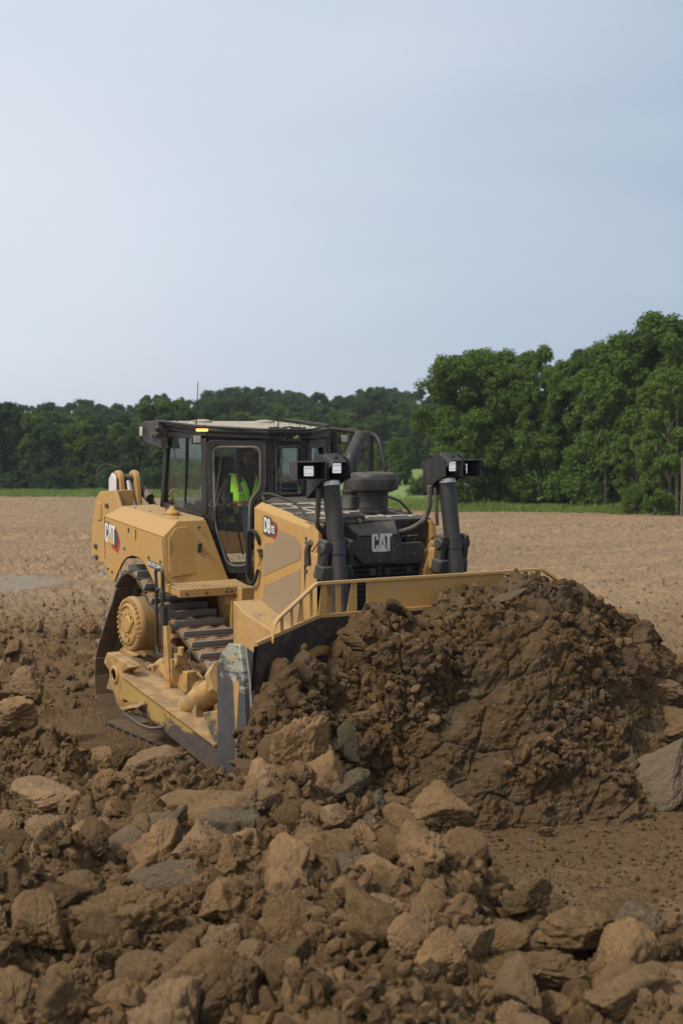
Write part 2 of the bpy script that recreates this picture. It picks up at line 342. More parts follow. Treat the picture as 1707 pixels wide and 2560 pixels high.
g.t.links.new(m2.outputs[0], g.out.inputs[0]); M['glass'] = g.m
M['rubber2'] = paint('door_seal_rubber', (.10, .095, .085), .9, (.25, .22, .18), .8)
M['roofdust'] = paint('dusty_roof_sheet', (.20, .19, .175), 1.2, (.40, .36, .30), .8)
M['bright2'] = plain('zinc_band', (.55, .57, .58), .35, Metallic=.6)
M['lensdim'] = plain('grey_lens', (.40, .37, .34), .3)
M['grey_in'] = plain('grey_plastic', (.09, .12, .125), .5)
def worn(name, base, under, th, zlo=None, zhi=None, streak=(3, 3, 3), third=None):   # paint rubbed through to steel
    g = G(name); co = g.n('ShaderNodeNewGeometry').outputs['Position']; n2 = g.noise(12, 5, .7, co)
    n1 = g.noise(2.6, 6, .7, g.n('ShaderNodeMapping', {'Vector': co, 'Scale': streak}).outputs[0])
    z = g.n('ShaderNodeSeparateXYZ', {0: co}).outputs
    f = n1
    if zlo is not None: f = g.math('ADD', g.math('ADD', n1, g.rng(g.math('ADD', z[2], g.math('MULTIPLY', z[0], .179)), zlo, zhi, .22, -.16)), g.rng(z[0], .2, 1.6, -.16, .16))
    c = g.mix(g.rng(f, th, th + .09), base, under)
    if third: c = g.mix(g.rng(g.noise(5, 6, .8, g.n('ShaderNodeMapping', {'Vector': co, 'Scale': (1, 1, 6), 'Rotation': (0, .35, 0)}).outputs[0]), third[1], third[1] + .05), c, third[0])
    c = g.mix(g.rng(n2, .45, .8, 0, .4), c, (.20, .15, .10))
    return g.bsdf(Base_Color=c, Roughness=.5, Specular_IOR_Level=.45, Normal=g.bump(n2, .1, .004))
M['arm'] = worn('rubbed_yellow_arm', (.36, .24, .075), (.070, .058, .055), .50, .52, .80, (1, 1, 2.2))
M['armplate'] = worn('rubbed_bracket', (.36, .23, .085), (.085, .075, .065), .58, .6, 1.2)
g = G('scraped_plate'); co = g.n('ShaderNodeNewGeometry').outputs['Position']; zz = g.n('ShaderNodeSeparateXYZ', {0: co}).outputs[2]; s1 = g.noise(1.0, 7, .8, g.n('ShaderNodeMapping', {'Vector': co, 'Scale': (5, 5, 26), 'Rotation': (0, -.35, 0)}).outputs[0]); s2 = g.noise(3.0, 6, .75, co)
f1 = g.rng(g.math('ADD', g.math('MULTIPLY', g.math('ADD', s1, s2), .5), g.rng(zz, .75, 1.45, -.16, .12)), .52, .58); c = g.mix(f1, g.mix(g.rng(s2, .3, .7), (.055, .055, .062), (.11, .112, .122)), g.mix(g.rng(s1, .4, .6), (.26, .29, .27), (.44, .44, .34)))
c = g.mix(g.rng(g.noise(9, 6, .75, co), .60, .64, 0, .8), c, (.19, .13, .08)); c = g.mix(g.rng(s1, .63, .66, 0, .7), c, (.25, .25, .26)); M['endplate'] = g.bsdf(Base_Color=c, Roughness=.42, Metallic=.25, Normal=g.bump(s1, .12, .004))
M['endplate_old'] = worn('scraped_end_plate', (.085, .088, .098), (.42, .26, .11), .60, None, None, (2.0, 1, .5), ((.36, .37, .31), .60))
M['bladeface'] = worn('polished_moldboard', (.035, .034, .036), (.10, .085, .07), .55)
M['chromedark'] = plain('coated_glass', (.02, .02, .03), .08)
# ================================================================ land: camera-fan grid, real heights in metres
F2 = np.array([FW.x, FW.y]); F2 /= np.linalg.norm(F2); R2 = np.array([-F2[1], F2[0]]) * -1
R2 = np.array([RT.x, RT.y]); R2 /= np.linalg.norm(R2); C2 = np.array([CAM.x, CAM.y])
DK = [4, 5, 7, 8, 9, 10, 11, 12, 13, 14, 16, 20]
TAB = {  # source-picture column -> heights at the distances above
 -700: [.5, .5, .5, .45, .4, .35, .35, .3, .25, .2, .1, .03],
 0: [.45, .45, .45, .42, .4, .4, .35, .35, .3, .2, .1, .02],
 200: [.5, .5, .5, .5, .5, .47, .40, .30, .16, .04, .0, .0],
 408: [.5, .52, .54, .56, .56, .52, .42, .26, .06, -.02, -.02, .0],
 600: [.6, .61, .64, .67, .66, .60, .48, .28, .0, .0, .0, .0],
 760: [.65, .66, .72, .76, .80, .80, .66, .34, .0, .0, .0, .0],
 900: [.66, .67, .72, .76, .76, .60, .30, .02, .0, .0, .0, .0],
 1089: [.70, .70, .76, .80, .84, .64, .12, .0, .0, .0, .0, .0],
 1190: [.62, .64, .70, .76, .66, .16, .0, .0, .0, .0, .0, .0],
 1262: [.58, .60, .64, .60, .30, .05, .0, .0, .0, .0, .0, .0],
 1400: [.58, .60, .60, .34, .06, .02, .0, .0, .0, .0, .0, .0],
 1707: [.64, .68, .66, .36, .08, .04, .04, .05, .06, .1, .1, .06],
 2500: [.7, .7, .6, .3, .1, .08, .06, .06, .08, .1, .1, .06]}
TX = np.array(sorted(TAB)); TT = (TX - 853.5) / 3794.0; TZ = np.array([TAB[k] for k in TX])
def base_h(x, y):
    dx = x - C2[0]; dy = y - C2[1]; d = dx * F2[0] + dy * F2[1]; l = dx * R2[0] + dy * R2[1]; d = np.maximum(d, .5); t = np.clip(l / d, TT[0], TT[-1])
    t = t + .012 * vnoise(x * 1.1, y * 1.1, s=41); dd = d + .35 * vnoise(x * .9 + 5, y * .9, s=42)
    it = np.clip(np.searchsorted(TT, t) - 1, 0, len(TT) - 2); ft = np.clip((t - TT[it]) / (TT[it + 1] - TT[it]), 0, 1); ft = ft * ft * (3 - 2 * ft)
    Dk = np.array(DK, float); id_ = np.clip(np.searchsorted(Dk, dd) - 1, 0, len(Dk) - 2); fd = np.clip((dd - Dk[id_]) / (Dk[id_ + 1] - Dk[id_]), 0, 1); fd = fd * fd * (3 - 2 * fd)
    h = (TZ[it, id_] * (1 - ft) + TZ[it + 1, id_] * ft) * (1 - fd) + (TZ[it, id_ + 1] * (1 - ft) + TZ[it + 1, id_ + 1] * ft) * fd
    far = np.maximum(0, d - 18); h = h - .0175 * far + 0.0000 * far
    return h, d, l
def sstep(a, b, x): t = np.clip((x - a) / (b - a), 0, 1); return t * t * (3 - 2 * t)
def edge_d(t):   # distance of the grass edge as a function of lateral slope
    return np.interp(t, [-.45, -.225, -.12, .04, .095, .14, .225, .45], [165, 156, 150, 101, 98, 96, 88, 84])
def ground_h(x, y):
    h, d, l = base_h(x, y); t = l / d
    mound = sstep(.12, .45, h) * sstep(17, 13, d)
    slot = np.maximum(sstep(1.80, 1.45, np.abs(y)), sstep(2.9, 2.2, -y) * (y < 0) * sstep(3.2, 2.4, x) * sstep(12.2, 13.0, d)) * sstep(-2.9, -2.2, x) * sstep(4.2, 3.2, x)
    h = h * (1 - slot) + slot * (-.05)
    rough_left = sstep(.02, -.10, t) * sstep(38, 16, d)
    field = sstep(20, 40, d)
    amp = .26 + .90 * mound + 1.1 * rough_left
    amp = amp * (1 - .92 * slot)
    w1 = .25 * vnoise(x * 2.2, y * 2.2, s=3); w2 = .25 * vnoise(x * 2.2 + 9, y * 2.2, s=4)
    n = fbm(x * .9, y * .9, o=3, s=5) * .10 * amp
    L = lumps(x * 1.6 + w1, y * 1.6 + w2, .7, 20) * .34 * np.clip(amp - .3, 0, 1)
    L2 = lumps(x * 3.4 + w1, y * 3.4 + w2, .75, 30) * .19 * amp * (.35 + .65 * sstep(.25, .6, amp))
    L3 = lumps(x * 8 + w1 * 2, y * 8, .8, 40) * .06 * (amp * .8 + .22)
    L4 = lumps(x * 19, y * 19, .8, 50) * .022 * (amp * .5 + .5) * (1 - .7 * slot)
    det = np.where(d < 40, fbm(x * 14, y * 14, o=4, s=60, g=.6) * .020 * (amp * .8 + .3) + np.abs(fbm(x * 30, y * 30, o=2, s=66)) * .012, 0)
    L = L * (1 - slot); L2 = L2 * (1 - slot)
    h = h + n + L + L2 + L3 + np.where(d < 45, L4, 0) + det
    # field clods
    patch = sstep(-.15, .35, fbm(x * .10, y * .10, o=3, s=70)); 
    h = h + sstep(16, 24, d) * (lumps(x * 1.5, y * 1.5, .3, 80) * .17 * (.25 + .75 * patch) + np.where(d < 75, lumps(x * 7.5, y * 7.5, .6, 99) * .075, 0) + lumps(x * 3.6, y * 3.6, .7, 90) * .19 * (.5 + .5 * patch) + fbm(x * .35, y * .35, o=3, s=95) * .07)
    # grouser prints left behind by the tracks
    for yc, ph in ((-1.04, 0), (1.04, .1)):
        wv = .35 * vnoise(x * .5, y * .5, s=101)
        bnd = sstep(.42, .30, np.abs(y - yc + wv * .5)) * sstep(-2.2, -3.0, x) * sstep(-13, -8, x); h = h * (1 - .85 * bnd) + bnd * (.085 * (np.abs(np.sin((x + .1 * vnoise(x * 2, y * 4, s=103)) * math.pi / .216 + ph)) ** .6) * (.6 + .5 * vnoise(x * 2.5, y * 2.5, s=102)))
    # smooth blade-cut floor strips
    cut = sstep(.35, .0, np.abs(d - 11.9 - .3 * (l - 1.6)) - .5) * sstep(.9, 1.2, l) * sstep(2.6, 1.9, l); h = h * (1 - .85 * cut) + cut * .015
    pc = sstep(1.1, .6, np.sqrt(((d - 38.5) / 3.8) ** 2 + ((l + 9.4) / 2.9) ** 2)); h = h * (1 - .9 * pc) + .9 * pc * (-.0175 * (d - 18) + .01 + .015 * vnoise(x * .7, y * 3, s=150))
    rise = sstep(105, 215, d) * sstep(-.02, .05, t) * 2.3
    g_ = sstep(0, 4, d - edge_d(t)); h = h * (1 - g_) + g_ * (-.0175 * (d - 18) + .25 * fbm(x * .05, y * .05, o=3, s=110) + .35 * g_ + rise)
    return h, d, l, mound, slot, rough_left
def ladder(a, b, k): return list(np.geomspace(a, b, k, endpoint=False))
ds = np.array(ladder(3.2, 6.0, 50) + ladder(6.0, 15, 620) + ladder(15, 32, 330) + ladder(32, 170, 540) + ladder(170, 900, 60) + [900])
ts = np.concatenate([np.linspace(-1.6, -.30, 60, endpoint=False), np.linspace(-.30, -.245, 26, endpoint=False), np.linspace(-.245, .245, 940, endpoint=False), np.linspace(.245, .30, 26, endpoint=False), np.linspace(.30, 1.6, 60)])
Dg, Tg = np.meshgrid(ds, ts, indexing='ij'); GX = C2[0] + Dg * F2[0] + Dg * Tg * R2[0]; GY = C2[1] + Dg * F2[1] + Dg * Tg * R2[1]
GH, gd_, gl__, gm_, gs_, gr_ = ground_h(GX.ravel(), GY.ravel())
me = mesh_np('ground', np.stack([GX.ravel(), GY.ravel(), GH], 1), gridq(len(ds), len(ts)), None)
moist = sstep(44, 18, gd_) * .60 + .3 * gr_ + gm_ * .34 + .55 * np.exp(-(((GX.ravel() - 3.8) / 2.2) ** 2 + ((GY.ravel() - .5) / 3.0) ** 2)) + .25 * gs_
clay = 1.1 * sstep(1.0, .55, np.sqrt(((gd_ - 38.5) / 3.8) ** 2 + ((gl__ + 9.4) / 2.9) ** 2)) + .9 * sstep(1.0, .6, np.sqrt(((gd_ - 41) / 1.0) ** 2 + ((gl__ + 6.2) / .9) ** 2)) + .35 * sstep(.2, .5, fbm(GX.ravel() * .8, GY.ravel() * .8, o=3, s=130)) * gm_
attr(me, 'moist', moist); attr(me, 'clay', clay)
# land material: soil + turf beyond the field edge
def grass_nodes():
    g = G('meadow_turf'); co = g.n('ShaderNodeNewGeometry').outputs['Position']
    n1 = g.noise(.12, 5, .6, co); n2 = g.noise(1.5, 5, .7, co)
    c = g.mix(g.rng(n1, .35, .65), (.11, .18, .045), (.165, .245, .065)); c = g.mix(g.rng(n2, .35, .7), c, (.13, .20, .05)); return g.bsdf(Base_Color=c, Roughness=.9, Normal=g.bump(n2, .6, .3))
M['turf'] = grass_nodes()
me.materials.append(M['soil']); me.materials.append(M['turf'])
qd = (Dg[:-1, :-1].ravel() - edge_d(Tg[:-1, :-1].ravel()) - 1.0 - 1.5 * vnoise(GX[:-1, :-1].ravel() * .5, GY[:-1, :-1].ravel() * .5, s=140)) > 0
me.polygons.foreach_set('material_index', qd.astype(np.int32))
gnd = link('ground', me); tag(gnd, kind='structure')
del Dg, Tg, GX, GY
def gh(x, y): return float(ground_h(np.array([float(x)]), np.array([float(y)]))[0][0])
def at(px, d):   # a point standing at distance d under source-picture column px
    l = (px - 853.5) / 3794.0 * d; p = C2 + d * F2 + l * R2; return float(p[0]), float(p[1])
# ---------------------------------------------------------------- the pushed heap
YT = [-2.95, -2.7, -2.45, -2.25, -2.1, -1.9, -1.6, -1.4, -1.25, -1.12, -1.0, -.83, -.62, -.16, .2, .5, .92, 1.15, 1.35, 1.7, 2.1, 2.36, 2.8, 3.2, 3.6]; ZT = [0, .16, .45, .85, 1.12, 1.30, 1.32, 1.14, 1.16, 1.40, 1.60, 1.70, 1.58, 1.60, 1.66, 1.74, 1.82, 1.76, 1.72, 1.70, 1.42, 1.10, .55, .28, .0]
XT = [3.55, 3.6, 3.7, 3.8, 3.85, 3.90, 3.90, 3.95, 4.0, 4.05, 4.15, 4.3, 4.5, 4.75, 4.88, 4.95, 4.9, 4.8, 4.65, 4.45, 4.1, 3.9, 3.6, 3.4, 3.2]
ny, nv = 760, 520
yy = np.linspace(-2.95, 3.6, ny); T_ = np.interp(yy, YT, ZT) + .05 * vnoise(yy * 3, yy * 0 + 3.3, s=201) + .03 * vnoise(yy * 9, yy * 0, s=202); XT_ = np.interp(yy, YT, XT) + .12 * vnoise(yy * 1.7, yy * 0, s=203)
XB = 2.98 + np.maximum(0, np.abs(np.clip(yy, -2.1, 2.1)) - 1.32) * .42; XB = np.where(yy < -2.08, 3.40, XB); XB = np.where(yy > 2.12, XB - (yy - 2.12) * .5, XB)
v = np.linspace(0, 1, nv); VX = np.zeros((ny, nv)); VZ = np.zeros((ny, nv))
crest = XB + np.where(yy > -1.1, .38, .22)
for i in range(ny):
    bk_ = .12; f1 = v < bk_; a = v[f1] / bk_
    lift = .12 if yy[i] < 2.12 else T_[i] * .95
    VX[i, f1] = XB[i] - .02 + a * (crest[i] - XB[i]); VZ[i, f1] = T_[i] - lift * (1 - a) ** 2 - (0 if yy[i] < 2.12 else .05)
    a = (v[~f1] - bk_) / (1 - bk_); VX[i, ~f1] = crest[i] + (XT_[i] + .12 - crest[i]) * (a ** .82); 
    VZ[i, ~f1] = (T_[i] + .06) * (1 - a ** 1.25) - .06
VY = np.repeat(yy[:, None], nv, 1)
big = fbm(VX * 1.3, VY * 1.3, VZ * 1.3, o=3, s=210)
gy_, gv_ = np.gradient(VZ), None
dzy, dzv = np.gradient(VZ); dxy, dxv = np.gradient(VX); dyy, dyv = np.gradient(VY)
nX = dyy * dzv - dzy * dyv; nY = dzy * dxv - dxy * dzv; nZ = dxy * dyv - dyy * dxv; nl = np.sqrt(nX ** 2 + nY ** 2 + nZ ** 2) + 1e-9; sg = np.sign(nX.mean()) or 1
nX, nY, nZ = nX / nl * sg, nY / nl * sg, nZ / nl * sg
a1, b1 = worley3(VX * 3.2, VY * 3.2, VZ * 3.2, 220); a2, b2 = worley3(VX * 8.5, VY * 8.5, VZ * 8.5, 221); a3, b3 = worley3(VX * 21, VY * 21, VZ * 21, 222)
disp = .27 * big - .20 * np.abs(fbm(VX * 1.7 + 4, VY * 1.7, VZ * 1.2, o=3, s=260)) + .06 + .12 * (.55 - a1) + .050 * (.5 - a2) * (1 + 1.6 * big) + .018 * (.5 - a3) * (1 + 1.5 * big) + .045 * fbm(VX * 16, VY * 16, VZ * 16, o=3, s=230, g=.65) - .03 * sstep(.09, .0, b1 - a1)
fade = sstep(0, .05, v)[None, :] * .85 + .15
disp = disp * fade
HX = VX + nX * disp; HY = VY + nY * disp * .6; HZ = VZ + nZ * disp
HX = np.where((VY < 2.1), np.maximum(HX, XB[:, None] - .0), HX)
me = mesh_np('dirt_heap', np.stack([HX.ravel(), HY.ravel(), HZ.ravel()], 1), gridq(ny, nv) if sg > 0 else gridq(ny, nv)[:, ::-1], M['heap'])
heap = link('dirt_heap', me); tag(heap, 'big heap of moist brown earth piled against the bulldozer blade', 'dirt heap')
heap_pts = np.stack([HX, HY, HZ], 2); heap_n = np.stack([nX, nY, nZ], 2)
# ---------------------------------------------------------------- clods
def clod_mesh(name, seed, sub=6, flat=(1, .85, .65), cuts=9, rough=1.0, slab=False):
    bm = bmesh.new(); bmesh.ops.create_icosphere(bm, subdivisions=sub, radius=1.0); me = bpy.data.meshes.new(name); bm.to_mesh(me); bm.free()
    n = np.empty(len(me.vertices) * 3, np.float32); me.vertices.foreach_get('co', n); n = n.reshape(-1, 3).astype(float); n /= np.linalg.norm(n, axis=1)[:, None]
    r = np.random.RandomState(seed); k = cuts; m = r.normal(size=(k, 3)); m /= np.linalg.norm(m, axis=1)[:, None]; o = r.uniform(.46, .76, k)
    if slab: m = np.vstack([m, [[0, 0, 1], [0, 0, -1]]]); o = np.append(o, [.9, .9])
    rad = np.full(len(n), 1.05)
    for mi_, oi in zip(m, o):
        dt = n @ mi_; q = np.where(dt > .05, oi / np.maximum(dt, .05), 9); rad = np.minimum(rad, q)
    p = n * rad[:, None]; s_ = seed * 7.7
    x, y, z = p[:, 0] + s_, p[:, 1], p[:, 2]
    a, b = worley3(x * 2.3, y * 2.3, z * 2.3, seed); a2_, b2_ = worley3(x * 6, y * 6, z * 6, seed + 1); cr = sstep(.10, .0, b - a)
    d = .13 * fbm(x * 1.5, y * 1.5, z * 1.5, o=3, s=seed) + rough * (.09 * (.5 - a) + .075 * (.5 - a2_) + .075 * fbm(x * 9, y * 9, z * 9, o=4, s=seed + 9, g=.7)) - .07 * cr * rough * (fbm(x, y, z, o=1, s=seed + 3) > 0)
    a3_, _ = worley3(x * 13, y * 13, z * 13, seed + 4); d = d + rough * .035 * (.5 - a3_)
    if slab: d = d * .75 + .008 * np.floor(vnoise(x * 1.2, y * 1.2, z * 5, s=seed) * 2)
    p = p + n * d[:, None]; p *= np.array(flat)
    me.vertices.foreach_set('co', p.astype(np.float32).ravel()); me.polygons.foreach_set('use_smooth', np.ones(len(me.polygons), bool)); me.update(); return me
shapes = [clod_mesh('earth_clod', 100 + i, 5 if i > 5 else 6, flat=[(1, .9, .8), (1, .8, .65), (1, .95, .9), (1, .85, .8)][i % 4], cuts=[9, 6, 13, 8][i % 4], rough=[1, .8, 1.25, .9][i % 4]) for i in range(12)]
slabs = [clod_mesh('earth_slab', 300 + i, 6, flat=(1, .75, .32), cuts=7, rough=.7, slab=True) for i in range(3)]
def with_mat(me, mat):
    m2 = me.copy(); m2.materials.clear(); m2.materials.append(mat); return m2
SH = {k: [with_mat(m, M[k]) for m in shapes] for k in ('clod', 'clod_pale', 'clod_grey', 'heap')}
SL = {k: [with_mat(m, M[k]) for m in slabs] for k in ('clod', 'clod_pale', 'clod_grey', 'slab')}
def clod(px, py, d, size, label, me, rot=(0, 0, 0), sc_=(1, 1, 1), name='earth_clod', cat='clod', group=None, sink=.0):
    """stands where the line of sight through (px,py) reaches distance d"""
    v = FW + RT * ((px - 853.5) / 3794.0) - UP * ((py - 1280) / 3794.0); p = CAM + v * d
    o = link(name, me); o.location = p; o.rotation_euler = tuple(R(a) for a in rot); o.scale = tuple(size * s_ for s_ in sc_); tag(o, label, cat, group); return o
VR = math.degrees(math.atan2(RT.y, RT.x))   # yaw that lines a clod's long axis up with the picture's horizontal
hero = [
 (756, 1872, 10.8, .29, 'tall upright brown clod standing on the crest of the foreground spoil, before the heap', SH['clod'][2], (12, 5, VR + 20), (.85, .8, 1.35)),
 (700, 1955, 10.7, .24, 'rounded brown clod at the foot of the tall upright clod, on its left', SH['clod'][0], (0, 20, VR), (1, 1, .8)),
 (835, 1968, 10.5, .22, 'dark crusty clod leaning on the right foot of the tall upright clod', SH['clod_grey'][3], (0, -15, VR + 30), (1.2, .8, .6)),
 (620, 2030, 9.9, .20, 'bright sandy clod left of the dark grey slab on the foreground ridge', SH['clod_pale'][6], (30, 20, VR), (.8, .8, 1.1)),
 (180, 2095, 10.3, .34, 'large pale cracked slab tilted on the left side of the foreground', SL['clod_pale'][0], (32, 14, VR + 25), (.95, 1.1, 1.5)),
 (330, 2120, 9.6, .42, 'thin smooth grey-faced slab standing on edge beside the pale cracked slab', SL['slab'][1], (48, -28, VR + 30), (1, .5, .6)),
 (490, 2035, 10.2, .42, 'long brown slab sloping up to the right on the foreground ridge', SL['clod'][2], (22, -24, VR + 8), (1.15, .9, 1.15)),
 (105, 1985, 11.2, .33, 'flat-topped sandy clod at the left edge above the pale cracked slab', SL['clod_pale'][2], (12, -8, VR), (1, 1, 1.1)),
 (460, 2200, 8.9, .26, 'dark grey knobbly slab lying across the middle of the foreground', SH['clod_grey'][1], (8, -6, VR), (1.25, .8, .62)),
 (640, 2240, 8.7, .24, 'rounded brown block right of the dark grey knobbly slab', SH['clod'][4], (10, 0, VR + 10), (1.15, .9, .85)),
 (900, 2380, 7.7, .30, 'broad dark grey flake with a rough face at the bottom centre', SL['clod_grey'][1], (52, -12, VR - 5), (.9, 1.1, 1.7)),
 (880, 2240, 8.4, .26, 'narrow slate-grey slab slanting up to the right above the broad grey flake', SL['clod_grey'][0], (30, -30, VR), (1.1, .5, 1.2)),
 (500, 2470, 7.2, .27, 'big rounded brown clod at the bottom edge, left of centre', SH['clod'][8], (0, 0, VR), (1, 1, 1)),
 (330, 2320, 8.1, .40, 'massive grey-brown lump in the lower left foreground', SH['clod'][2], (10, 0, VR), (1.15, .9, .85)),
 (690, 2460, 7.2, .22, 'brown clod with a grey right side at the bottom edge beside the big rounded clod', SH['clod_grey'][6], (20, 10, VR), (.9, .9, 1)),
 (1130, 2440, 7.1, .23, 'tan block with a light top edge near the bottom, right of the grey flake', SH['clod_pale'][5], (15, 20, VR), (1.15, .9, .8)),
 (1050, 2490, 7.0, .16, 'small light-coloured wedge beside the tan block at the bottom', SH['clod_pale'][9], (0, 30, VR), (1.3, .7, .6)),
 (1020, 2290, 8.1, .20, 'brown clod with a bright upper rim on the right slope of the spoil', SH['clod'][7], (25, 0, VR), (1, .8, 1)),
 (1150, 2260, 8.3, .15, 'blocky brown clod near the right shoulder of the spoil', SH['clod_pale'][3], (0, 10, VR), (1, 1, .7)),
 (1440, 2330, 7.6, .20, 'dark knobbly clod standing alone on the lower right ridge', SH['clod'][10], (5, 8, VR), (1, 1, .75)),
 (1330, 2420, 7.1, .20, 'wide brown clod on the lower right ridge, left of the bottom corner', SH['clod'][0], (10, 8, VR), (1.2, .9, .6)),
 (1560, 2490, 6.8, .24, 'large dark brown clod filling the bottom right corner', SH['clod'][11], (0, 0, VR + 40), (1.3, 1, .7)),
 (388, 1912, 12.2, .25, 'sandy clod with a peaked top just below the push arm', SH['clod_pale'][7], (0, 0, VR), (1.2, .9, .8)),
 (320, 1905, 12.4, .24, 'knobbly sandy clod left of the peaked clod below the tracks', SH['clod'][5], (0, 25, VR + 60), (1, 1, .9)),
 (660, 1925, 12.0, .25, 'crumbly brown clod against the foot of the blade end plate', SH['clod'][9], (0, 0, VR), (1.5, 1, .55)),
 (560, 1990, 11.2, .22, 'flat brown clod below the lower tip of the push arm', SH['clod'][1], (0, 8, VR), (1.3, 1, .6)),
 (265, 1960, 11.8, .22, 'squarish brown clod on the left shoulder of the foreground spoil', SH['clod'][3], (0, 10, VR + 30), (1, 1, .9)),
 (80, 1720, 16.5, .30, 'wedge-shaped clod with a lit left face in the rough ground left of the tracks', SH['clod_pale'][1], (20, 30, VR), (.8, .8, 1.2)),
 (30, 1790, 15.0, .34, 'broad brown block jutting from the left picture edge', SH['clod'][6], (8, -12, VR), (1.3, 1, .7)),
 (1615, 1945, 13.2, .50, 'large smooth grey-brown clay slab leaning at the right foot of the heap', SL['slab'][0], (50, -26, VR - 4), (1.15, .95, .75)),
 (1640, 1830, 14.4, .45, 'broad crumbling clod behind the smooth clay slab at the right edge', SH['clod'][4], (10, 0, VR), (1.2, 1, .6)),
 (1425, 1800, 14.0, .20, 'squarish brown clod halfway up the right side of the heap', SH['clod'][0], (0, -10, VR), (1.25, .8, .7)),
 (1530, 1620, 14.6, .20, 'brown clod sliding down the right shoulder of the heap', SH['clod'][3], (0, 20, VR), (1.3, .8, .7)),
 (1650, 1720, 14.6, .24, 'tan clod at the right end of the heap near the picture edge', SH['clod_pale'][0], (0, 20, VR), (1, .9, .7)),
 (1262, 1492, 13.85, .16, 'pale grey clay flake lying on the top of the heap', SL['slab'][2], (38, -28, VR), (1.3, .5, .25)),
 (1300, 1462, 14.0, .085, 'small pale grey clay flake on the very peak of the heap', SL['slab'][1], (38, -25, VR), (1.2, .5, .25)),
 (910, 1720, 13.4, .22, 'smooth tan lump in the left face of the heap', SH['clod_pale'][8], (0, 10, VR), (.6, .5, 1.1)),
 (905, 1795, 13.1, .12, 'pinkish round clod low on the left face of the heap', SH['clod'][2], (0, 0, VR), (1.1, 1, .8)),
 (870, 1850, 12.7, .20, 'dark flat slab leaning low on the left foot of the heap', SL['clod_grey'][2], (70, 50, VR), (1, .8, .7)),
 (1000, 2000, 12.9, .16, 'reddish brown clod at the foot of the heap near its left end', SH['clod'][1], (0, 0, VR), (1.4, 1, .6)),
 (1365, 2075, 12.4, .07, 'small sandy clod lying alone on the bare ground before the heap', SH['clod_pale'][2], (0, 0, VR), (1.2, 1, .6)),
]
for h_ in hero: clod(*h_)
# clods that nothing tells apart: foreground spoil, rough ground, heap face
def scatter(n, dlo, dhi, plo, phi, slo, shi, label, group, mats, test=None, power=2.0, spread=1.25):
    k = 0; tries = 0; placed = []
    while k < n and tries < n * 60:
        tries += 1; d = dlo + (dhi - dlo) * rs.rand() ** .9; px = plo + (phi - plo) * rs.rand(); x, y = at(px, d); s_ = slo + (shi - slo) * rs.rand() ** power
        if abs(y) < 2.3 and -2.6 < x < 3.8: continue
        if d > 10.8 and 280 < px < 720: continue
        if test and not test(x, y, px, d): continue
        if any((x - a) ** 2 + (y - b) ** 2 < (s_ + c_) ** 2 * spread * .5 for a, b, c_ in placed): continue
        placed.append((x, y, s_)); mt = mats[int(rs.rand() * len(mats))]; me_ = SH[mt][int(rs.rand() * 12)]
        o = link('earth_clod', me_); z = gh(x, y); o.location = (x, y, z + s_ * (.15 + .25 * rs.rand())); o.rotation_euler = tuple(rs.rand(3) * 6.28); o.scale = (s_ * (1 + .3 * rs.rand()), s_, s_ * (.85 + .3 * rs.rand()))
        side_ = 'left' if px < 560 else ('middle' if px < 1100 else 'right'); tone = {'clod': 'brown', 'clod_pale': 'pale sandy', 'clod_grey': 'dull grey'}[mt]
        tag(o, label.replace('brown', tone).replace('@', side_), 'clod', group.replace('@', side_) + ', ' + tone + ' ones'); k += 1
on_mound = lambda x, y, px, d: float(base_h(np.array([x]), np.array([y]))[0][0]) > .38
scatter(175, 6.3, 12.8, -60, 1760, .085, .225, 'brown earth clod lying loose in the @ third of the foreground spoil', 'clods in the @ third of the foreground spoil', ['clod'] * 9 + ['clod_pale'] * 3 + ['clod_grey'], on_mound, 1.5, .55)
scatter(58, 12.5, 26, -150, 640, .08, .27, 'brown earth clod in the rough ground left of the machine', 'clods in the rough ground on the left', ['clod', 'clod', 'clod_pale'], None, 2.2)
ridx = rs.permutation(ny * nv)[:4000]; kk = 0; used = []
for q in ridx:
    i, j = divmod(int(q), nv); p = heap_pts[i, j]; 
    if j < nv * .12 or p[2] < .05: continue
    s_ = .04 + .09 * rs.rand() ** 2
    if any(np.sum((p - u_) ** 2) < (s_ + c_) ** 2 * 1.1 for u_, c_ in used): continue
    used.append((p, s_)); o = link('earth_clod', SH['heap' if rs.rand() < .7 else 'clod'][int(rs.rand() * 12)]); pp_ = p + heap_n[i, j] * s_ * .3; o.location = tuple(pp_); o.rotation_euler = tuple(rs.rand(3) * 6.28); o.scale = (s_ * 1.2, s_, s_ * .85)
    tag(o, 'moist brown clod caught in the face of the heap', 'clod', 'clods in the face of the heap'); kk += 1
    if kk >= 22: break
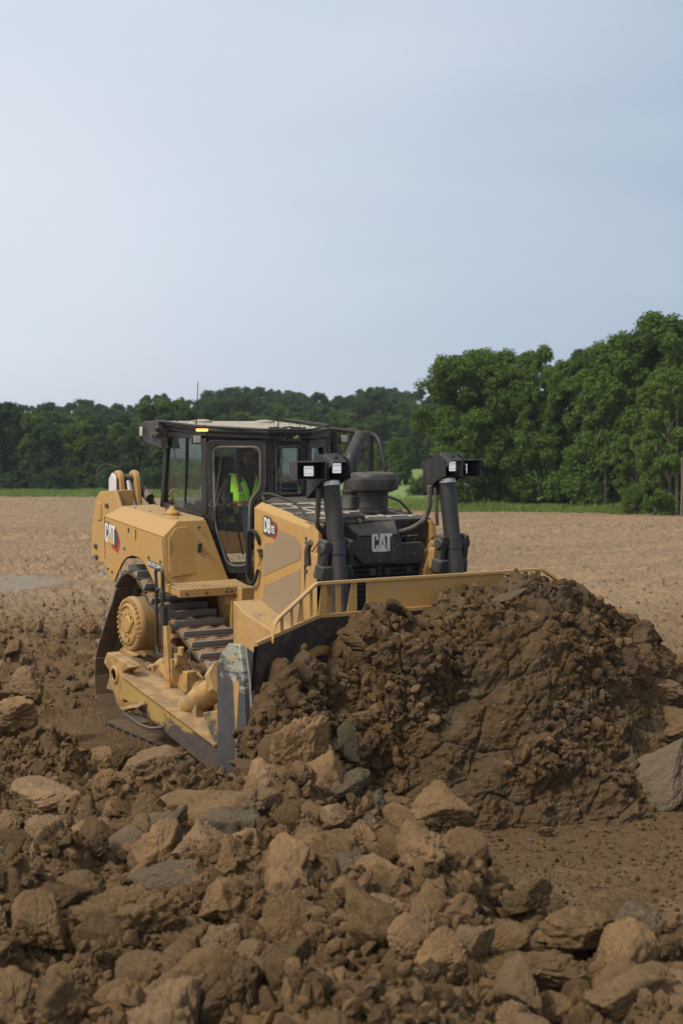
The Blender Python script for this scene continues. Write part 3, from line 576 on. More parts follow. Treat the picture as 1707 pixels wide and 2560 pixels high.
# loose crumbs: uncountable, one object per material, instances of small crumb shapes
def crumbs(name, label, pts, sizes, seed, src_objs, mat_base):
    me = bpy.data.meshes.new(name); me.vertices.add(len(pts)); me.vertices.foreach_set('co', np.asarray(pts, np.float32).ravel()); attr(me, 'size', sizes); me.update()
    o = link(name, me); tag(o, label, 'loose soil', kind='stuff')
    ng = bpy.data.node_groups.new(name, 'GeometryNodeTree'); ng.interface.new_socket('Geometry', in_out='INPUT', socket_type='NodeSocketGeometry'); ng.interface.new_socket('Geometry', in_out='OUTPUT', socket_type='NodeSocketGeometry')
    n = ng.nodes; L = ng.links; gi = n.new('NodeGroupInput'); go = n.new('NodeGroupOutput'); join = n.new('GeometryNodeJoinGeometry')
    m2p = n.new('GeometryNodeMeshToPoints'); L.new(gi.outputs[0], m2p.inputs[0])
    for k, so_ in enumerate(src_objs):
        oi = n.new('GeometryNodeObjectInfo'); oi.transform_space = 'ORIGINAL'; oi.inputs['Object'].default_value = so_; oi.inputs['As Instance'].default_value = True
        iop = n.new('GeometryNodeInstanceOnPoints'); L.new(m2p.outputs[0], iop.inputs['Points']); L.new(oi.outputs['Geometry'], iop.inputs['Instance'])
        ri = n.new('FunctionNodeRandomValue'); ri.data_type = 'INT'; ri.inputs[4].default_value = 0; ri.inputs[5].default_value = len(src_objs) - 1; ri.inputs['Seed'].default_value = seed
        cm = n.new('FunctionNodeCompare'); cm.data_type = 'INT'; cm.operation = 'EQUAL'; L.new(ri.outputs[2], cm.inputs[2]); cm.inputs[3].default_value = k; L.new(cm.outputs[0], iop.inputs['Selection'])
        rr = n.new('FunctionNodeRandomValue'); rr.data_type = 'FLOAT_VECTOR'; rr.inputs[1].default_value = (6.28, 6.28, 6.28); rr.inputs['Seed'].default_value = seed + 5; L.new(rr.outputs[0], iop.inputs['Rotation'])
        na = n.new('GeometryNodeInputNamedAttribute'); na.data_type = 'FLOAT'; na.inputs[0].default_value = 'size'; rv = n.new('FunctionNodeRandomValue'); rv.data_type = 'FLOAT_VECTOR'; rv.inputs[0].default_value = (.6, .6, .5); rv.inputs[1].default_value = (1.5, 1.2, 1.1); rv.inputs['Seed'].default_value = seed + 9; vm_ = n.new('ShaderNodeVectorMath'); vm_.operation = 'SCALE'; L.new(rv.outputs[0], vm_.inputs[0]); L.new(na.outputs[0], vm_.inputs['Scale']); L.new(vm_.outputs[0], iop.inputs['Scale']); L.new(iop.outputs[0], join.inputs[0])
    L.new(join.outputs[0], go.inputs[0]); md = o.modifiers.new('crumbs', 'NODES'); md.node_group = ng; return o
def src_for(mesh_list):
    out = []
    for me_ in mesh_list:
        for o in col.objects:
            if o.data is me_ and max(o.scale) < 9: out.append(o); break
    return out
src = src_for(SH['clod'][6:] + SH['clod'][:3])[:7]; srcp = src_for(SH['clod_pale'][6:])[:3]; srcg = src_for(SH['clod_grey'][6:])[:2]; srch = src_for(SH['heap'][6:])[:6]
def pts_ground(n, dlo, dhi, plo, phi, slo, shi, fn=None, pw=3.2):
    d = dlo + (dhi - dlo) * rs.rand(n); px = plo + (phi - plo) * rs.rand(n); l = (px - 853.5) / 3794 * d
    x = C2[0] + d * F2[0] + l * R2[0]; y = C2[1] + d * F2[1] + l * R2[1]; h, _, _, mo, sl, rl = ground_h(x, y); keep = ~((np.abs(y) < 1.95) & (x > -2.4) & (x < 3.3))
    if fn is not None: keep &= fn(x, y, d, mo, rl)
    s_ = (slo + (shi - slo) * rs.rand(n) ** pw) * (.40 + .60 * np.clip(mo + rl, 0, 1)) * np.where(d > 24, 1.6, 1); return np.stack([x, y, h + s_ * .35], 1)[keep], s_[keep]
p1, s1 = pts_ground(44000, 6, 15, -80, 1800, .005, .066, lambda x, y, d, mo, rl: (mo + rl + .55) > rs.rand(len(x)) * 1.2)
p2, s2 = pts_ground(9000, 14, 34, -100, 1800, .012, .07, lambda x, y, d, mo, rl: (rl + .25) > rs.rand(len(x)))
crumbs('soil_crumbs', 'loose brown crumbs of earth strewn over the ground and spoil', np.vstack([p1, p2]), np.concatenate([s1, s2]), 3, src + srcp[:1], M['clod'])
p3, s3 = pts_ground(4200, 24, 95, -100, 1800, .02, .08, lambda x, y, d, mo, rl: d < edge_d(((x - C2[0]) * R2[0] + (y - C2[1]) * R2[1]) / d) - 1, 3.0)
crumbs('field_stones', 'small pale clods and stones scattered over the bare field', p3, s3, 8, srcp, M['clod'])
hi_ = rs.randint(0, ny * nv, 26000); cl__ = fbm(heap_pts.reshape(-1, 3)[hi_][:, 0] * 1.4, heap_pts.reshape(-1, 3)[hi_][:, 1] * 1.4, heap_pts.reshape(-1, 3)[hi_][:, 2] * 1.4, o=2, s=270); hi_ = hi_[cl__ > -.02][:11000]; nh_ = len(hi_); hp = heap_pts.reshape(-1, 3)[hi_]; hn = heap_n.reshape(-1, 3)[hi_]; hs_ = .005 + .060 * rs.rand(nh_) ** 4; hp = hp + hn * (hs_ * .3 + (rs.rand(nh_) < .05) * rs.rand(nh_) * .05)[:, None]
kp = (hp[:, 2] > .0) & (hi_ % nv > nv * .1); crumbs('heap_crumbs', 'moist crumbs of earth rolling down the face of the heap', hp[kp], hs_[kp], 12, srch + src[:2], M['heap'])
# ================================================================ trees
def leaf_mat(name, a, b, c_, tr_=.42):
    g = G(name); co = g.n('ShaderNodeNewGeometry').outputs['Position']; ri = g.n('ShaderNodeObjectInfo').outputs['Random']
    rp_ = g.n('ShaderNodeNewGeometry').outputs['Random Per Island'] 
    n1 = g.noise(.55, 3, .6, co); c = g.mix(g.rng(n1, .35, .65), a, b); c = g.mix(g.math('MULTIPLY', rp_, .55), c, c_); c = g.mix(g.rng(ri, 0, 1, 0, .35), c, tuple(x * .6 for x in a))
    d = g.n('ShaderNodeBsdfDiffuse', {0: c}); t = g.n('ShaderNodeBsdfTranslucent', {0: c}); m = g.n('ShaderNodeMixShader', {0: tr_, 1: d.outputs[0], 2: t.outputs[0]}); g.t.links.new(m.outputs[0], g.out.inputs[0]); return g.m
M['leaf'] = leaf_mat('green_leaves', (.065, .130, .028), (.120, .200, .045), (.165, .245, .06))
M['leafdark'] = leaf_mat('dark_leaves', (.036, .076, .026), (.062, .116, .040), (.092, .150, .050))
M['leaflight'] = leaf_mat('light_leaves', (.085, .15, .032), (.13, .215, .048), (.17, .25, .06))
M['leafblue'] = leaf_mat('bluish_leaves', (.050, .090, .040), (.075, .125, .058), (.095, .15, .07))  # on the far trees this bluish tone also stands in for haze
M['bark'] = plain('bark', (.060, .048, .036), .95); M['barkpale'] = plain('pale_bark', (.13, .115, .09), .95)
def tree_meshes(seed, H, W, base, nl, nlf, leaf, mat, bark, lobe=.20, multi=1):
    """crown of many leaf sprays on lobes; trunk with limbs. H height, W width, base: height of lowest foliage"""
    r = np.random.RandomState(seed); tm = MB(); lobes = []
    trunks = [(r.uniform(-.08, .08) * W * (k > 0), r.uniform(-.08, .08) * W * (k > 0)) for k in range(multi)]
    for tx, ty in trunks:
        top = (tx + r.uniform(-.05, .05) * W, ty + r.uniform(-.05, .05) * W, H * .80); rad = H * .020 / math.sqrt(multi)
        path = [(tx, ty, -.4), (tx + .02, ty, H * .05), (tx + r.uniform(-.1, .1), ty + r.uniform(-.1, .1), H * .4), top]; tm.tube(path, [rad * 1.5, rad, rad * .75, rad * .2], 9)
    for k in range(nl):
        u = (k + r.rand()) / nl; z = base + (H * .93 - base) * u; zz = (z - base) / (H - base)
        env = W / 2 * (.72 + .28 * zz / .42 if zz < .42 else math.sqrt(max(.02, 1 - ((zz - .42) / .60) ** 2))) * (.82 + .3 * r.rand()); an = r.rand() * 6.283 + k * 2.4
        rr = env * (.35 + .65 * r.rand() ** .6) * .86; c_ = np.array([rr * math.cos(an), rr * math.sin(an), z]); s_ = lobe * W * (.55 + .7 * r.rand()) * (1.1 - .35 * zz); lobes.append((c_, s_))
        if k % 2 == 0:
            tx, ty = trunks[k % multi]; z0 = max(base * .7, z - rr * .9); tm.tube([(tx, ty, z0), (tx + c_[0] * .5, ty + c_[1] * .5, (z0 + z) / 2 + .1), tuple(c_)], [H * .008, H * .005, H * .0015], 6)
    lobes.append((np.array([0, 0, H - lobe * W * .7]), lobe * W * .7))
    per = nlf // len(lobes); P_ = []; Nn = []
    for c_, s_ in lobes:
        ns = 7; sub = r.normal(size=(ns, 3)); sub /= np.linalg.norm(sub, axis=1)[:, None]; sub[:, 2] = sub[:, 2] * .9 + .05; sc_ = c_ + sub * s_ * np.array([.72, .72, .80])
        idx = r.randint(0, ns, per); d = r.normal(size=(per, 3)); d /= np.linalg.norm(d, axis=1)[:, None]; rad = r.rand(per) ** .45; p = sc_[idx] + d * rad[:, None] * s_ * np.array([.52, .52, .46]); P_.append(p); nn = d * .8 + np.array([0, 0, .55]) + r.normal(size=(per, 3)) * .45; Nn.append(nn)
    p = np.vstack(P_); nn = np.vstack(Nn); nn /= np.linalg.norm(nn, axis=1)[:, None]
    a = np.cross(nn, r.normal(size=nn.shape)); a /= np.linalg.norm(a, axis=1)[:, None] + 1e-9; b = np.cross(nn, a); sz = leaf * (.6 + .8 * r.rand(len(p)))[:, None]
    V = np.stack([p - a * sz * .55 , p - b * sz * .32 + nn * sz * .06, p + a * sz * .55 - nn * sz * .12, p + b * sz * .32 + nn * sz * .06], 1).reshape(-1, 3)
    cm = mesh_np('crown', V, np.arange(len(V)).reshape(-1, 4), mat, False)
    to = tm.build('trunk', bark); t_me = to.data; bpy.data.objects.remove(to); return cm, t_me
def plant(name, meshes, px, d, label, cat='tree', group=None, s=1.0, sz=None, rz=None, dz=0.0, parts=True):
    x, y = at(px, d); z = gh(x, y) + dz
    root = empty(name, (x, y, z - .05), rnd.random() * 6.28 if rz is None else rz); root.scale = (s, s, sz or s); tag(root, label, cat, group)
    link('crown', meshes[0], root); link('trunk', meshes[1], root); return root
# big trees on the right, about 100 m away (scale: 38 source px per metre at 100 m)
def hgt(ytop, d, z0): return CAM.z + d * math.tan(math.atan((1280 - ytop) / 3794.0) - R(2.687)) - z0
big = [tree_meshes(11, 11, 8.4, .8, 96, 86000, .20, M['leaf'], M['bark'], .145, 3), tree_meshes(12, 11, 7.2, .8, 86, 74000, .20, M['leaf'], M['bark'], .15, 2), tree_meshes(13, 11, 6.8, 1.0, 76, 66000, .21, M['leafdark'], M['bark'], .13, 2),
       tree_meshes(14, 11, 6.0, .6, 70, 44000, .19, M['leaflight'], M['barkpale'], .13, 2)]
def bigtree(mi, px, d, ytop, label, w_=1.0, rz=None):
    x, y = at(px, d); z0 = gh(x, y); H = hgt(ytop, d, z0); plant('broadleaf_tree', big[mi], px, d, label, s=H / 11 * w_, sz=H / 11, rz=rz)
bigtree(0, 1195, 106, 868, 'large round green tree standing at the left end of the right-hand wood', 1.12, .4)
bigtree(1, 1322, 104, 872, 'green tree with a knobbly top right beside the large round tree', .82, 2.0)
bigtree(2, 1270, 112, 905, 'dark green tree behind the gap between the large round tree and its neighbour', 1.0, 3.0)
bigtree(1, 1452, 102, 880, 'dark upright tree with a pointed top in the middle of the right-hand wood', .95, 1.0)
bigtree(2, 1395, 108, 925, 'shorter dark tree left of the pointed tree in the right-hand wood', 1.0, 4.2)
bigtree(0, 1560, 100, 842, 'tall broad tree second from the right in the right-hand wood', 1.0, 3.3)
bigtree(2, 1515, 106, 870, 'dark tree filling the wood left of the tall broad tree', 1.05, .9)
bigtree(1, 1690, 98, 790, 'tallest tree of all at the right picture edge', 1.15, 5.0)
bigtree(2, 1625, 104, 830, 'dark tree between the tall broad tree and the tallest tree', 1.0, 2.4)
bigtree(3, 1672, 88, 925, 'lighter green young tree with bare twigs in front of the right-hand wood', .95, 1.2)
bigtree(3, 1590, 92, 1040, 'small light green tree at the foot of the tall broad tree', .95, 4.0)
bigtree(3, 1745, 90, 905, 'light green tree cut by the right picture edge', 1.0, 2.2)
dead = MB(); r_ = random.Random(9)
for k in range(7):
    a = r_.random() * 6.28; h = 2 + k * .7; dead.tube([(0, 0, h), (math.cos(a) * .9, math.sin(a) * .9, h + 1.0), (math.cos(a) * 1.5, math.sin(a) * 1.5, h + 2.2)], [.04, .025, .008], 5)
dead.tube([(0, 0, -.3), (.1, 0, 3), (0, .1, 7.5)], [.11, .08, .02], 8)
x, y = at(1636, 89); o = dead.build('bare_tree', M['barkpale']); o.location = (x, y, gh(x, y)); tag(o, 'thin leafless pale tree with forked branches among the light green trees', 'tree')
for px, d, h, lab in ((1512, 97, 4.2, 'straight bare trunk standing at the edge of the wood'), (1703, 86, 3.4, 'pale trunk standing at the right picture edge')):
    t = MB(); t.tube([(0, 0, -.3), (.05, 0, h * .5), (0, 0, h)], [.08, .06, .03], 8); t.tube([(0, 0, h * .6), (.5, .2, h * .8)], [.02, .006], 6); o = t.build('leafless_tree', M['bark'] if h > 4 else M['barkpale']); x, y = at(px, d); o.location = (x, y, gh(x, y)); tag(o, lab, 'tree')
def zone(px): return 'left of the cab' if px < 385 else ('behind the cab' if px < 830 else 'right of the cab')
# middle distance and the far treeline
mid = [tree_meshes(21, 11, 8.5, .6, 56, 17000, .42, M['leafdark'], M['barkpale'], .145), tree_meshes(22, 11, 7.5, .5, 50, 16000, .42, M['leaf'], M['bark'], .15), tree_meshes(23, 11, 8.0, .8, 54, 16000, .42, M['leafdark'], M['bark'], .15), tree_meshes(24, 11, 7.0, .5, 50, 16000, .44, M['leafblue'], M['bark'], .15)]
def midtree(mi, px, d, ytop, label, group=None, w_=1.0, dz=0.0):
    x, y = at(px, d); z0 = gh(x, y) + dz; H = max(3.0, hgt(ytop, d, z0)); plant('treeline_tree', mid[mi], px, d, label, group=group, s=H / 11 * w_, sz=H / 11, dz=dz)
front = [(-60, 1000), (10, 1000), (70, 1012), (118, 1050), (160, 1046), (205, 1036), (262, 1078), (310, 1046), (352, 1060), (392, 990), (432, 984), (470, 1010), (515, 1040), (560, 1030), (610, 1020), (660, 1030), (705, 1045), (745, 1035), (800, 1030), (850, 1040), (895, 1050), (935, 1035), (985, 1030), (1035, 1045), (1075, 1020)]
for i, (px, yt) in enumerate(front):
    midtree([1, 0, 1, 2, 1][i % 5], px + rnd.uniform(-8, 8), rnd.uniform(176, 188) if px < 560 else rnd.uniform(205, 225), yt + 6, 'dark green tree in the front row of the far treeline, ' + zone(px), 'trees in the front row of the far treeline, ' + zone(px), 1.0)
for i in range(26):
    px = -80 + i * 48; midtree([2, 0, 2][i % 3], px, 196 + rnd.uniform(-4, 4) + (34 if px > 560 else 0), 1040 + rnd.uniform(-14, 25), 'shaded tree in the second row of the far treeline, ' + zone(px), 'trees in the second row of the far treeline, ' + zone(px), 1.1)
sky_line = [(-100, 1005), (0, 1003), (60, 1010), (130, 1003), (180, 1006), (235, 998), (290, 1008), (350, 1006), (400, 985), (450, 1000), (505, 1000), (540, 975), (590, 968), (640, 968), (690, 975), (740, 980), (790, 983), (850, 992), (905, 985), (930, 968), (975, 972), (1010, 985), (1050, 978), (1095, 985), (1150, 985)]
for i, (px, yt) in enumerate(sky_line):
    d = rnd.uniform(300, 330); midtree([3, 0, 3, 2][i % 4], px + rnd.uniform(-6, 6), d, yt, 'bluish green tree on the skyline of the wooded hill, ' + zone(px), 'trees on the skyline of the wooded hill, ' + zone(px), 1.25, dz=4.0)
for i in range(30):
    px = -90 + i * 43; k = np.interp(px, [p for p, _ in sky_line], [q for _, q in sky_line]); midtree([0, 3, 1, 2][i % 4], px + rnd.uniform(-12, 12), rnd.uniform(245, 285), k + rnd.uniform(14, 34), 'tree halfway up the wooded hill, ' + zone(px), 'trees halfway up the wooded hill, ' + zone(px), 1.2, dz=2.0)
midtree(1, 1000, 150, 1090, 'small round tree on the meadow beyond the bulldozer', None, .9)
midtree(3, 1085, 175, 1075, 'dark tree at the meadow edge left of the large round tree', None, 1.0)
midtree(1, 960, 165, 1100, 'light green tree behind the exhaust pipe', None, .9)
# shrubs
sh = tree_meshes(31, 2.6, 3.6, .1, 16, 7000, .22, M['leafdark'], M['bark'], .22); sh2 = tree_meshes(32, 2.0, 3.2, .05, 14, 6000, .16, M['leaf'], M['bark'], .24); sh3 = tree_meshes(33, 2.0, 3.2, .05, 14, 6000, .14, M['leafblue'], M['bark'], .24)
for i in range(20):
    px = -60 + i * 28; plant('shrub', sh3 if i % 3 == 0 else sh, px + rnd.uniform(-9, 9), 172 + rnd.uniform(-4, 3), 'low dark shrub along the foot of the far treeline', 'shrub', 'shrubs at the foot of the far treeline', rnd.uniform(.8, 1.25))
for i in range(9):
    px = 1430 + i * 36; plant('shrub', sh if i % 2 else sh2, px, 112 - i * .8, 'dark undergrowth bush beneath the right-hand wood', 'shrub', 'undergrowth beneath the right-hand wood', .8 + rnd.random() * .5)
for px, d, s_, lab in ((1050, 128, .8, 'round bush on the meadow between the two lift cylinders'), (1590, 99, .6, 'grey-green bush below the small light green tree'), (1640, 98, .55, 'leafy bush right of the grey-green bush'), (1550, 99, .45, 'low bush left of the grey-green bush')):
    plant('shrub', sh3 if 'grey' in lab else sh2, px, d, lab, 'shrub', s=s_)
# grass verge and weeds: uncountable blades
nb = 45000; t_ = rs.uniform(-.26, .26, nb); dd = edge_d(t_) + .2 + np.abs(rs.normal(size=nb)) * 9; gx = C2[0] + dd * F2[0] + dd * t_ * R2[0]; gy = C2[1] + dd * F2[1] + dd * t_ * R2[1]; gz_ = ground_h(gx, gy)[0]
hh = rs.uniform(.06, .28, nb) * (1 + .8 * (vnoise(gx * .3, gy * .3, s=77) > .35)); an = rs.rand(nb) * 6.28; w_ = rs.uniform(.04, .10, nb); lx = rs.normal(size=nb) * .08; ly = rs.normal(size=nb) * .08
V = np.stack([np.stack([gx - np.cos(an) * w_, gy - np.sin(an) * w_, gz_ - .02], 1), np.stack([gx + np.cos(an) * w_, gy + np.sin(an) * w_, gz_ - .02], 1), np.stack([gx + lx, gy + ly, gz_ + hh], 1)], 1).reshape(-1, 3)
M['blade_grass'] = leaf_mat('grass_blades', (.16, .25, .06), (.22, .31, .08), (.27, .33, .12), .5)
o = link('meadow_grass', mesh_np('meadow_grass', V, np.arange(len(V)).reshape(-1, 3), M['blade_grass'], False)); tag(o, 'short green grass along the far edge of the bare field', 'grass', kind='stuff')
# ================================================================ bulldozer (x forward, y left, z up)
doz = empty('bulldozer'); tag(doz, 'yellow and black tracked bulldozer with enclosed cab pushing a heap of earth', 'bulldozer')
def P(x, y, z): return Vector((x, y, z))
def bolts(mb, pts, ax, r=.018, h=.014):
    for p in pts: p = Vector(p); mb.cyl(p, p + Vector(ax) * h, r, r * .9, 6)
def logo_cat(name, parent, o, u, v, w_, letter, tri, mat_tri=True, ext=.006):
    # three block letters with a triangle cut into the A; u right, v up, width w_
    o = Vector(o); u = Vector(u).normalized(); v = Vector(v).normalized(); n = u.cross(v); h = .74
    def pt(a, b): return o + u * (a * w_) + v * (b * w_)
    def sl(mb, pts): mb.slab([pt(*p) for p in pts], n * ext)
    mb = MB()
    sl(mb, [(.02, .08), (.02, .64), (.08, .72), (.27, .72), (.33, .64), (.33, .47), (.22, .47), (.22, .60), (.20, .62), (.155, .62), (.135, .60), (.135, .14), (.155, .12), (.20, .12), (.22, .14), (.22, .26), (.33, .26), (.33, .13), (.245, .0), (.08, .0)])
    sl(mb, [(.335, .15), (.43, .72), (.60, .72), (.695, .15), (.59, .29), (.545, .36), (.515, .58), (.485, .36), (.44, .29)])
    sl(mb, [(.62, .72), (.98, .72), (.98, .60), (.88, .60), (.88, .0), (.84, .0), (.75, .10), (.75, .60), (.645, .60)])
    mb.build(name, letter, parent)
    mt = MB(); sl(mt, [(.275, .0), (.515, .33), (.79, .0)])
    mt.build('triangle_mark', M['badgeyel'] if mat_tri else letter, parent)

# ---- tracks
TOP = [(-1.42, 1.47), (-1.30, 1.66), (-1.10, 1.775), (-.90, 1.775), (-.70, 1.68), (-.46, 1.50), (0, 1.345), (.45, 1.15), (.8, .985), (1.1, .90), (1.36, .865), (1.62, .79), (1.79, .60), (1.83, .42), (1.77, .22), (1.60, .06), (1.40, .01), (0, 0), (-1.50, .02), (-1.78, .10), (-1.94, .30), (-1.98, .55), (-1.92, .80), (-1.68, 1.14)]
def catm(pts, k=12):
    out = []; n = len(pts); pts = [Vector(p) for p in pts]
    for i in range(n):
        a, b, c_, d = pts[i - 1], pts[i], pts[(i + 1) % n], pts[(i + 2) % n]
        for j in range(k):
            t = j / k; out.append(.5 * ((2 * b) + (c_ - a) * t + (2 * a - 5 * b + 4 * c_ - d) * t * t + (3 * b - a - 3 * c_ + d) * t ** 3))
    return out
tp = catm(TOP); NS = 44
def path_at(dist_list, pts):
    L = [0]; n = len(pts)
    for i in range(n): L.append(L[-1] + (pts[(i + 1) % n] - pts[i]).length)
    T = L[-1]; out = []
    for d in dist_list:
        d = (d * T) % T; i = max(k for k in range(n) if L[k] <= d); f = (d - L[i]) / (L[i + 1] - L[i]); a = pts[i]; b = pts[(i + 1) % n]; out.append((a.lerp(b, f), (b - a).normalized()))
    return out, T
shoes, perim = path_at([i / NS + .0035 for i in range(NS)], tp); pitch = perim / NS
# loop runs rear->top->front->bottom ; outward normal = left of travel in xz
variants = []
for vi in range(5):
    mb = MB(); q = pitch * .5; r_ = random.Random(vi)
    mb.box((0, 0, 0), (pitch * .945, .61, .022)); mb.box((-q * .86, 0, .016), (.03, .60, .02)); mb.mi = 2; mb.box((q * .82, 0, .04), (.020, .60, .085), taper=.97)
    mb.mi = 1; nx, ny = 7, 22; vs = []; 
    for i in range(nx):
        for j in range(ny):
            x = -q * .80 + (q * 1.52) * i / (nx - 1); y = -.285 + .57 * j / (ny - 1)
            e_ = min(i, nx - 1 - i, 2) / 2; e2 = min(j, ny - 1 - j, 2) / 2
            z = .010 + (.012 + .030 * (i / nx) + .016 * r_.random() + .018 * math.sin(j * .7 + vi * 2)) * min(e_, e2) ** .5
            vs.append((x, y, z))
    mb.add(vs, [(i * ny + j, i * ny + j + 1, (i + 1) * ny + j + 1, (i + 1) * ny + j)[::-1] for i in range(nx - 1) for j in range(ny - 1)])
    o = mb.build('track_shoe', [M['shoe'], M['packed'], M['bright']], None, bevel=0); variants.append(o.data); bpy.data.objects.remove(o)
linkm = MB()
for yy in (-.085, .085): linkm.box((0, yy, -.062), (pitch * .98, .035, .10)); linkm.cyl((pitch * .3, yy - .02, -.05), (pitch * .3, yy + .02, -.05), .045, n=12)
linkm.cyl((pitch * .45, -.1, -.06), (pitch * .45, .1, -.06), .032, n=10)
lo = linkm.build('chain_link', M['shoe'], None); link_me = lo.data; bpy.data.objects.remove(lo)
for s in (-1, 1):
    tr_ = empty('track'); tr_.parent = doz; yc = s * 1.04
    for i, (p, t) in enumerate(shoes):
        nx_, nz_ = -t.y, t.x
        mt = Matrix(((t.x, 0, nx_, p.x), (0, 1, 0, yc), (t.y, 0, nz_, p.y), (0, 0, 0, 1)))
        # ensure the normal points outward
        o = link('track_shoe', variants[(i * 7 + (s > 0)) % 5], tr_); o.matrix_world = mt
        o = link('chain_link', link_me, tr_); o.matrix_world = mt
    # roller frame, idlers, rollers
    rf = MB(); y0 = yc - .14; rf.xz([(-1.25, .52), (-1.1, .70), (.9, .62), (1.15, .50), (1.1, .33), (-1.2, .33)], y0, y0 + .28)
    rf.build('roller_frame', M['yellow2'], doz, bevel=.01)
    for (ix, iz, ir) in ((-1.50, .50, .40), (1.38, .43, .36)):
        MB().lathe([(.05, -.16), (ir * .9, -.14), (ir, -.10), (ir, -.05), (ir * .93, -.045), (ir * .93, .045), (ir, .05), (ir, .10), (ir * .9, .14), (.05, .16)], (ix, yc, iz), (0, 1, 0), 36).build('idler_wheel', M['yellow2'], doz)
        MB().box((ix + (.1 if ix > 0 else -.02), yc, iz + .02), (.5, .34, .16)).build('idler_yoke', M['yellow2'], doz, bevel=.02)
    for k in range(8):
        x = -1.08 + k * .305
        MB().lathe([(.04, -.17), (.10, -.165), (.13, -.13), (.13, -.09), (.09, -.085), (.09, .085), (.13, .09), (.13, .13), (.10, .165), (.04, .17)], (x, yc, .22), (0, 1, 0), 20).build('track_roller', M['yellow2'], doz)
    # sprocket and final drive
    fd = MB(); hc = (-.92, 0, 1.23); yo = s * 1.37
    fd.lathe([(.30, .0), (.31, .03), (.31, .06), (.30, .08), (.30, .32), (.36, .36), (.36, .62)], (hc[0], yo - s * .0, hc[2]), (0, -s, 0), 48)
    fdo = fd.build('final_drive', M['yellow2'], doz)
    cap = MB(); cap.lathe([(.235, 0), (.235, .02), (.215, .035), (.205, .035), (.20, .018), (.02, .018)], (hc[0], yo, hc[2]), (0, s, 0), 40)
    cap.lathe([(.10, .018), (.10, .03), (.085, .045), (.02, .045)], (hc[0], yo, hc[2]), (0, s, 0), 24)
    for k in range(3):
        a = k * 2.094 + .5; cap.lathe([(.052, .018), (.05, .036), (.036, .038), (.033, .022), (.005, .022)], (hc[0] + .15 * math.cos(a), yo, hc[2] + .15 * math.sin(a)), (0, s, 0), 16)
    bolts(cap, [(hc[0] + r_ * math.cos(a), yo + s * .018, hc[2] + r_ * math.sin(a)) for r_, n_ in ((.062, 6), (.125, 9)) for a in [i * 6.283 / n_ for i in range(n_)]], (0, s, 0), .010, .014)
    cap.build('hub_cover', M['yellow2'], fdo)
    hb = MB(); bolts(hb, [(hc[0] + .272 * math.cos(i * 6.283 / 30), yo, hc[2] + .272 * math.sin(i * 6.283 / 30)) for i in range(30)], (0, s, 0), .022, .026)
    hb.build('hub_bolts', M['yellow2'], fdo)
    sp = MB(); ring = []
    for i in range(75):
        a = i * 2 * math.pi / 75; r_ = .49 if i % 3 == 0 else (.44 if i % 3 == 1 else .455); ring.append((hc[0] + r_ * math.cos(a), hc[2] + r_ * math.sin(a)))
    sp.xz(ring, yc - .035, yc + .035); sp.build('sprocket', M['yellow2'], doz)
    # soil packed under the final drive on the frame
    pk = MB(); nx, ny = 40, 18; vs = []; r_ = random.Random(5)
    for i in range(nx):
        for j in range(ny):
            x = -1.15 + 1.35 * i / (nx - 1); y = yc - .12 + s * (-.12) + (.52) * j / (ny - 1) * s
            e_ = min(1, min(i, nx - 1 - i) / 6) * min(1, min(j, ny - 1 - j) / 3)
            vs.append((x, y, .60 + (.17 + .06 * math.sin(x * 6 + 1) + .05 * r_.random()) * e_ ** .6 - (.1 if e_ == 0 else 0)))
    pk.add(vs, [(i * ny + j, i * ny + j + 1, (i + 1) * ny + j + 1, (i + 1) * ny + j)[::(-1 if s < 0 else 1)] for i in range(nx - 1) for j in range(ny - 1)]); pk.build('packed_soil', M['packed'], doz, ang=80)
    # equaliser housings and castings on the frame
    cs = MB(); yk = s * 1.36
    cs.lathe([(.30, 0), (.30, .10), (.27, .15), (.16, .19), (.02, .20)], (-.06, yk - s * .10, .66), (0, s, 0), 30)
    cs.lathe([(.25, 0), (.25, .10), (.22, .15), (.12, .18), (.02, .185)], (.50, yk - s * .10, .64), (0, s, 0), 30)
    cs.box((-.11, yk + s * .09, .74), (.09, .10, .30)); cs.box((.36, yk + s * .08, .86), (.13, .14, .30)); cs.box((.64, yk + s * .05, .80), (.10, .12, .22)); cs.box((.35, yk + s * .03, 1.00), (.16, .13, .12))
    cs.cyl((.31, yk + s * .05, 1.03), (.31, yk + s * .05, 1.12), .035); cs.cyl((.41, yk + s * .03, 1.03), (.41, yk + s * .03, 1.13), .035); cs.cyl((.41, yk + s * .08, .97), (.41, yk + s * .12, .97), .05)
    bolts(cs, [(-.13, yk + s * .14, .86), (-.10, yk + s * .14, .86), (.20, yk + s * .12, .70), (.70, yk + s * .1, .72)], (0, s, 0), .02, .03)
    cs.build('frame_casting', M['yellow2'], doz, bevel=.012)
    # push arm
    ya, yb = s * 1.80, s * 1.58
    pa = MB(); pa.xz([(-.18, .80), (2.95, .24), (2.9, -.02), (1.9, .13), (.78, .37), (.1, .52), (-.18, .545)], min(ya, yb), max(ya, yb)); pao = pa.build('push_arm', M['arm'], doz, bevel=.012)
    fl = MB(); fl.xz([(-.16, .815), (2.0, .43), (2.0, .405), (-.16, .79)], min(s * 1.83, s * 1.45), max(s * 1.83, s * 1.45)); fl.build('top_flange', M['yellow2'], pao, bevel=.004)
    te = MB(); te.xz([(-.58, .99), (-.68, .87), (-.54, .80), (-.50, .66), (-.36, .54), (-.17, .50), (-.17, .83), (.02, .90), (-.1, .94)], min(s * 1.79, s * 1.66), max(s * 1.79, s * 1.66)); te.build('trunnion_plate', M['yellow2'], pao, bevel=.01)
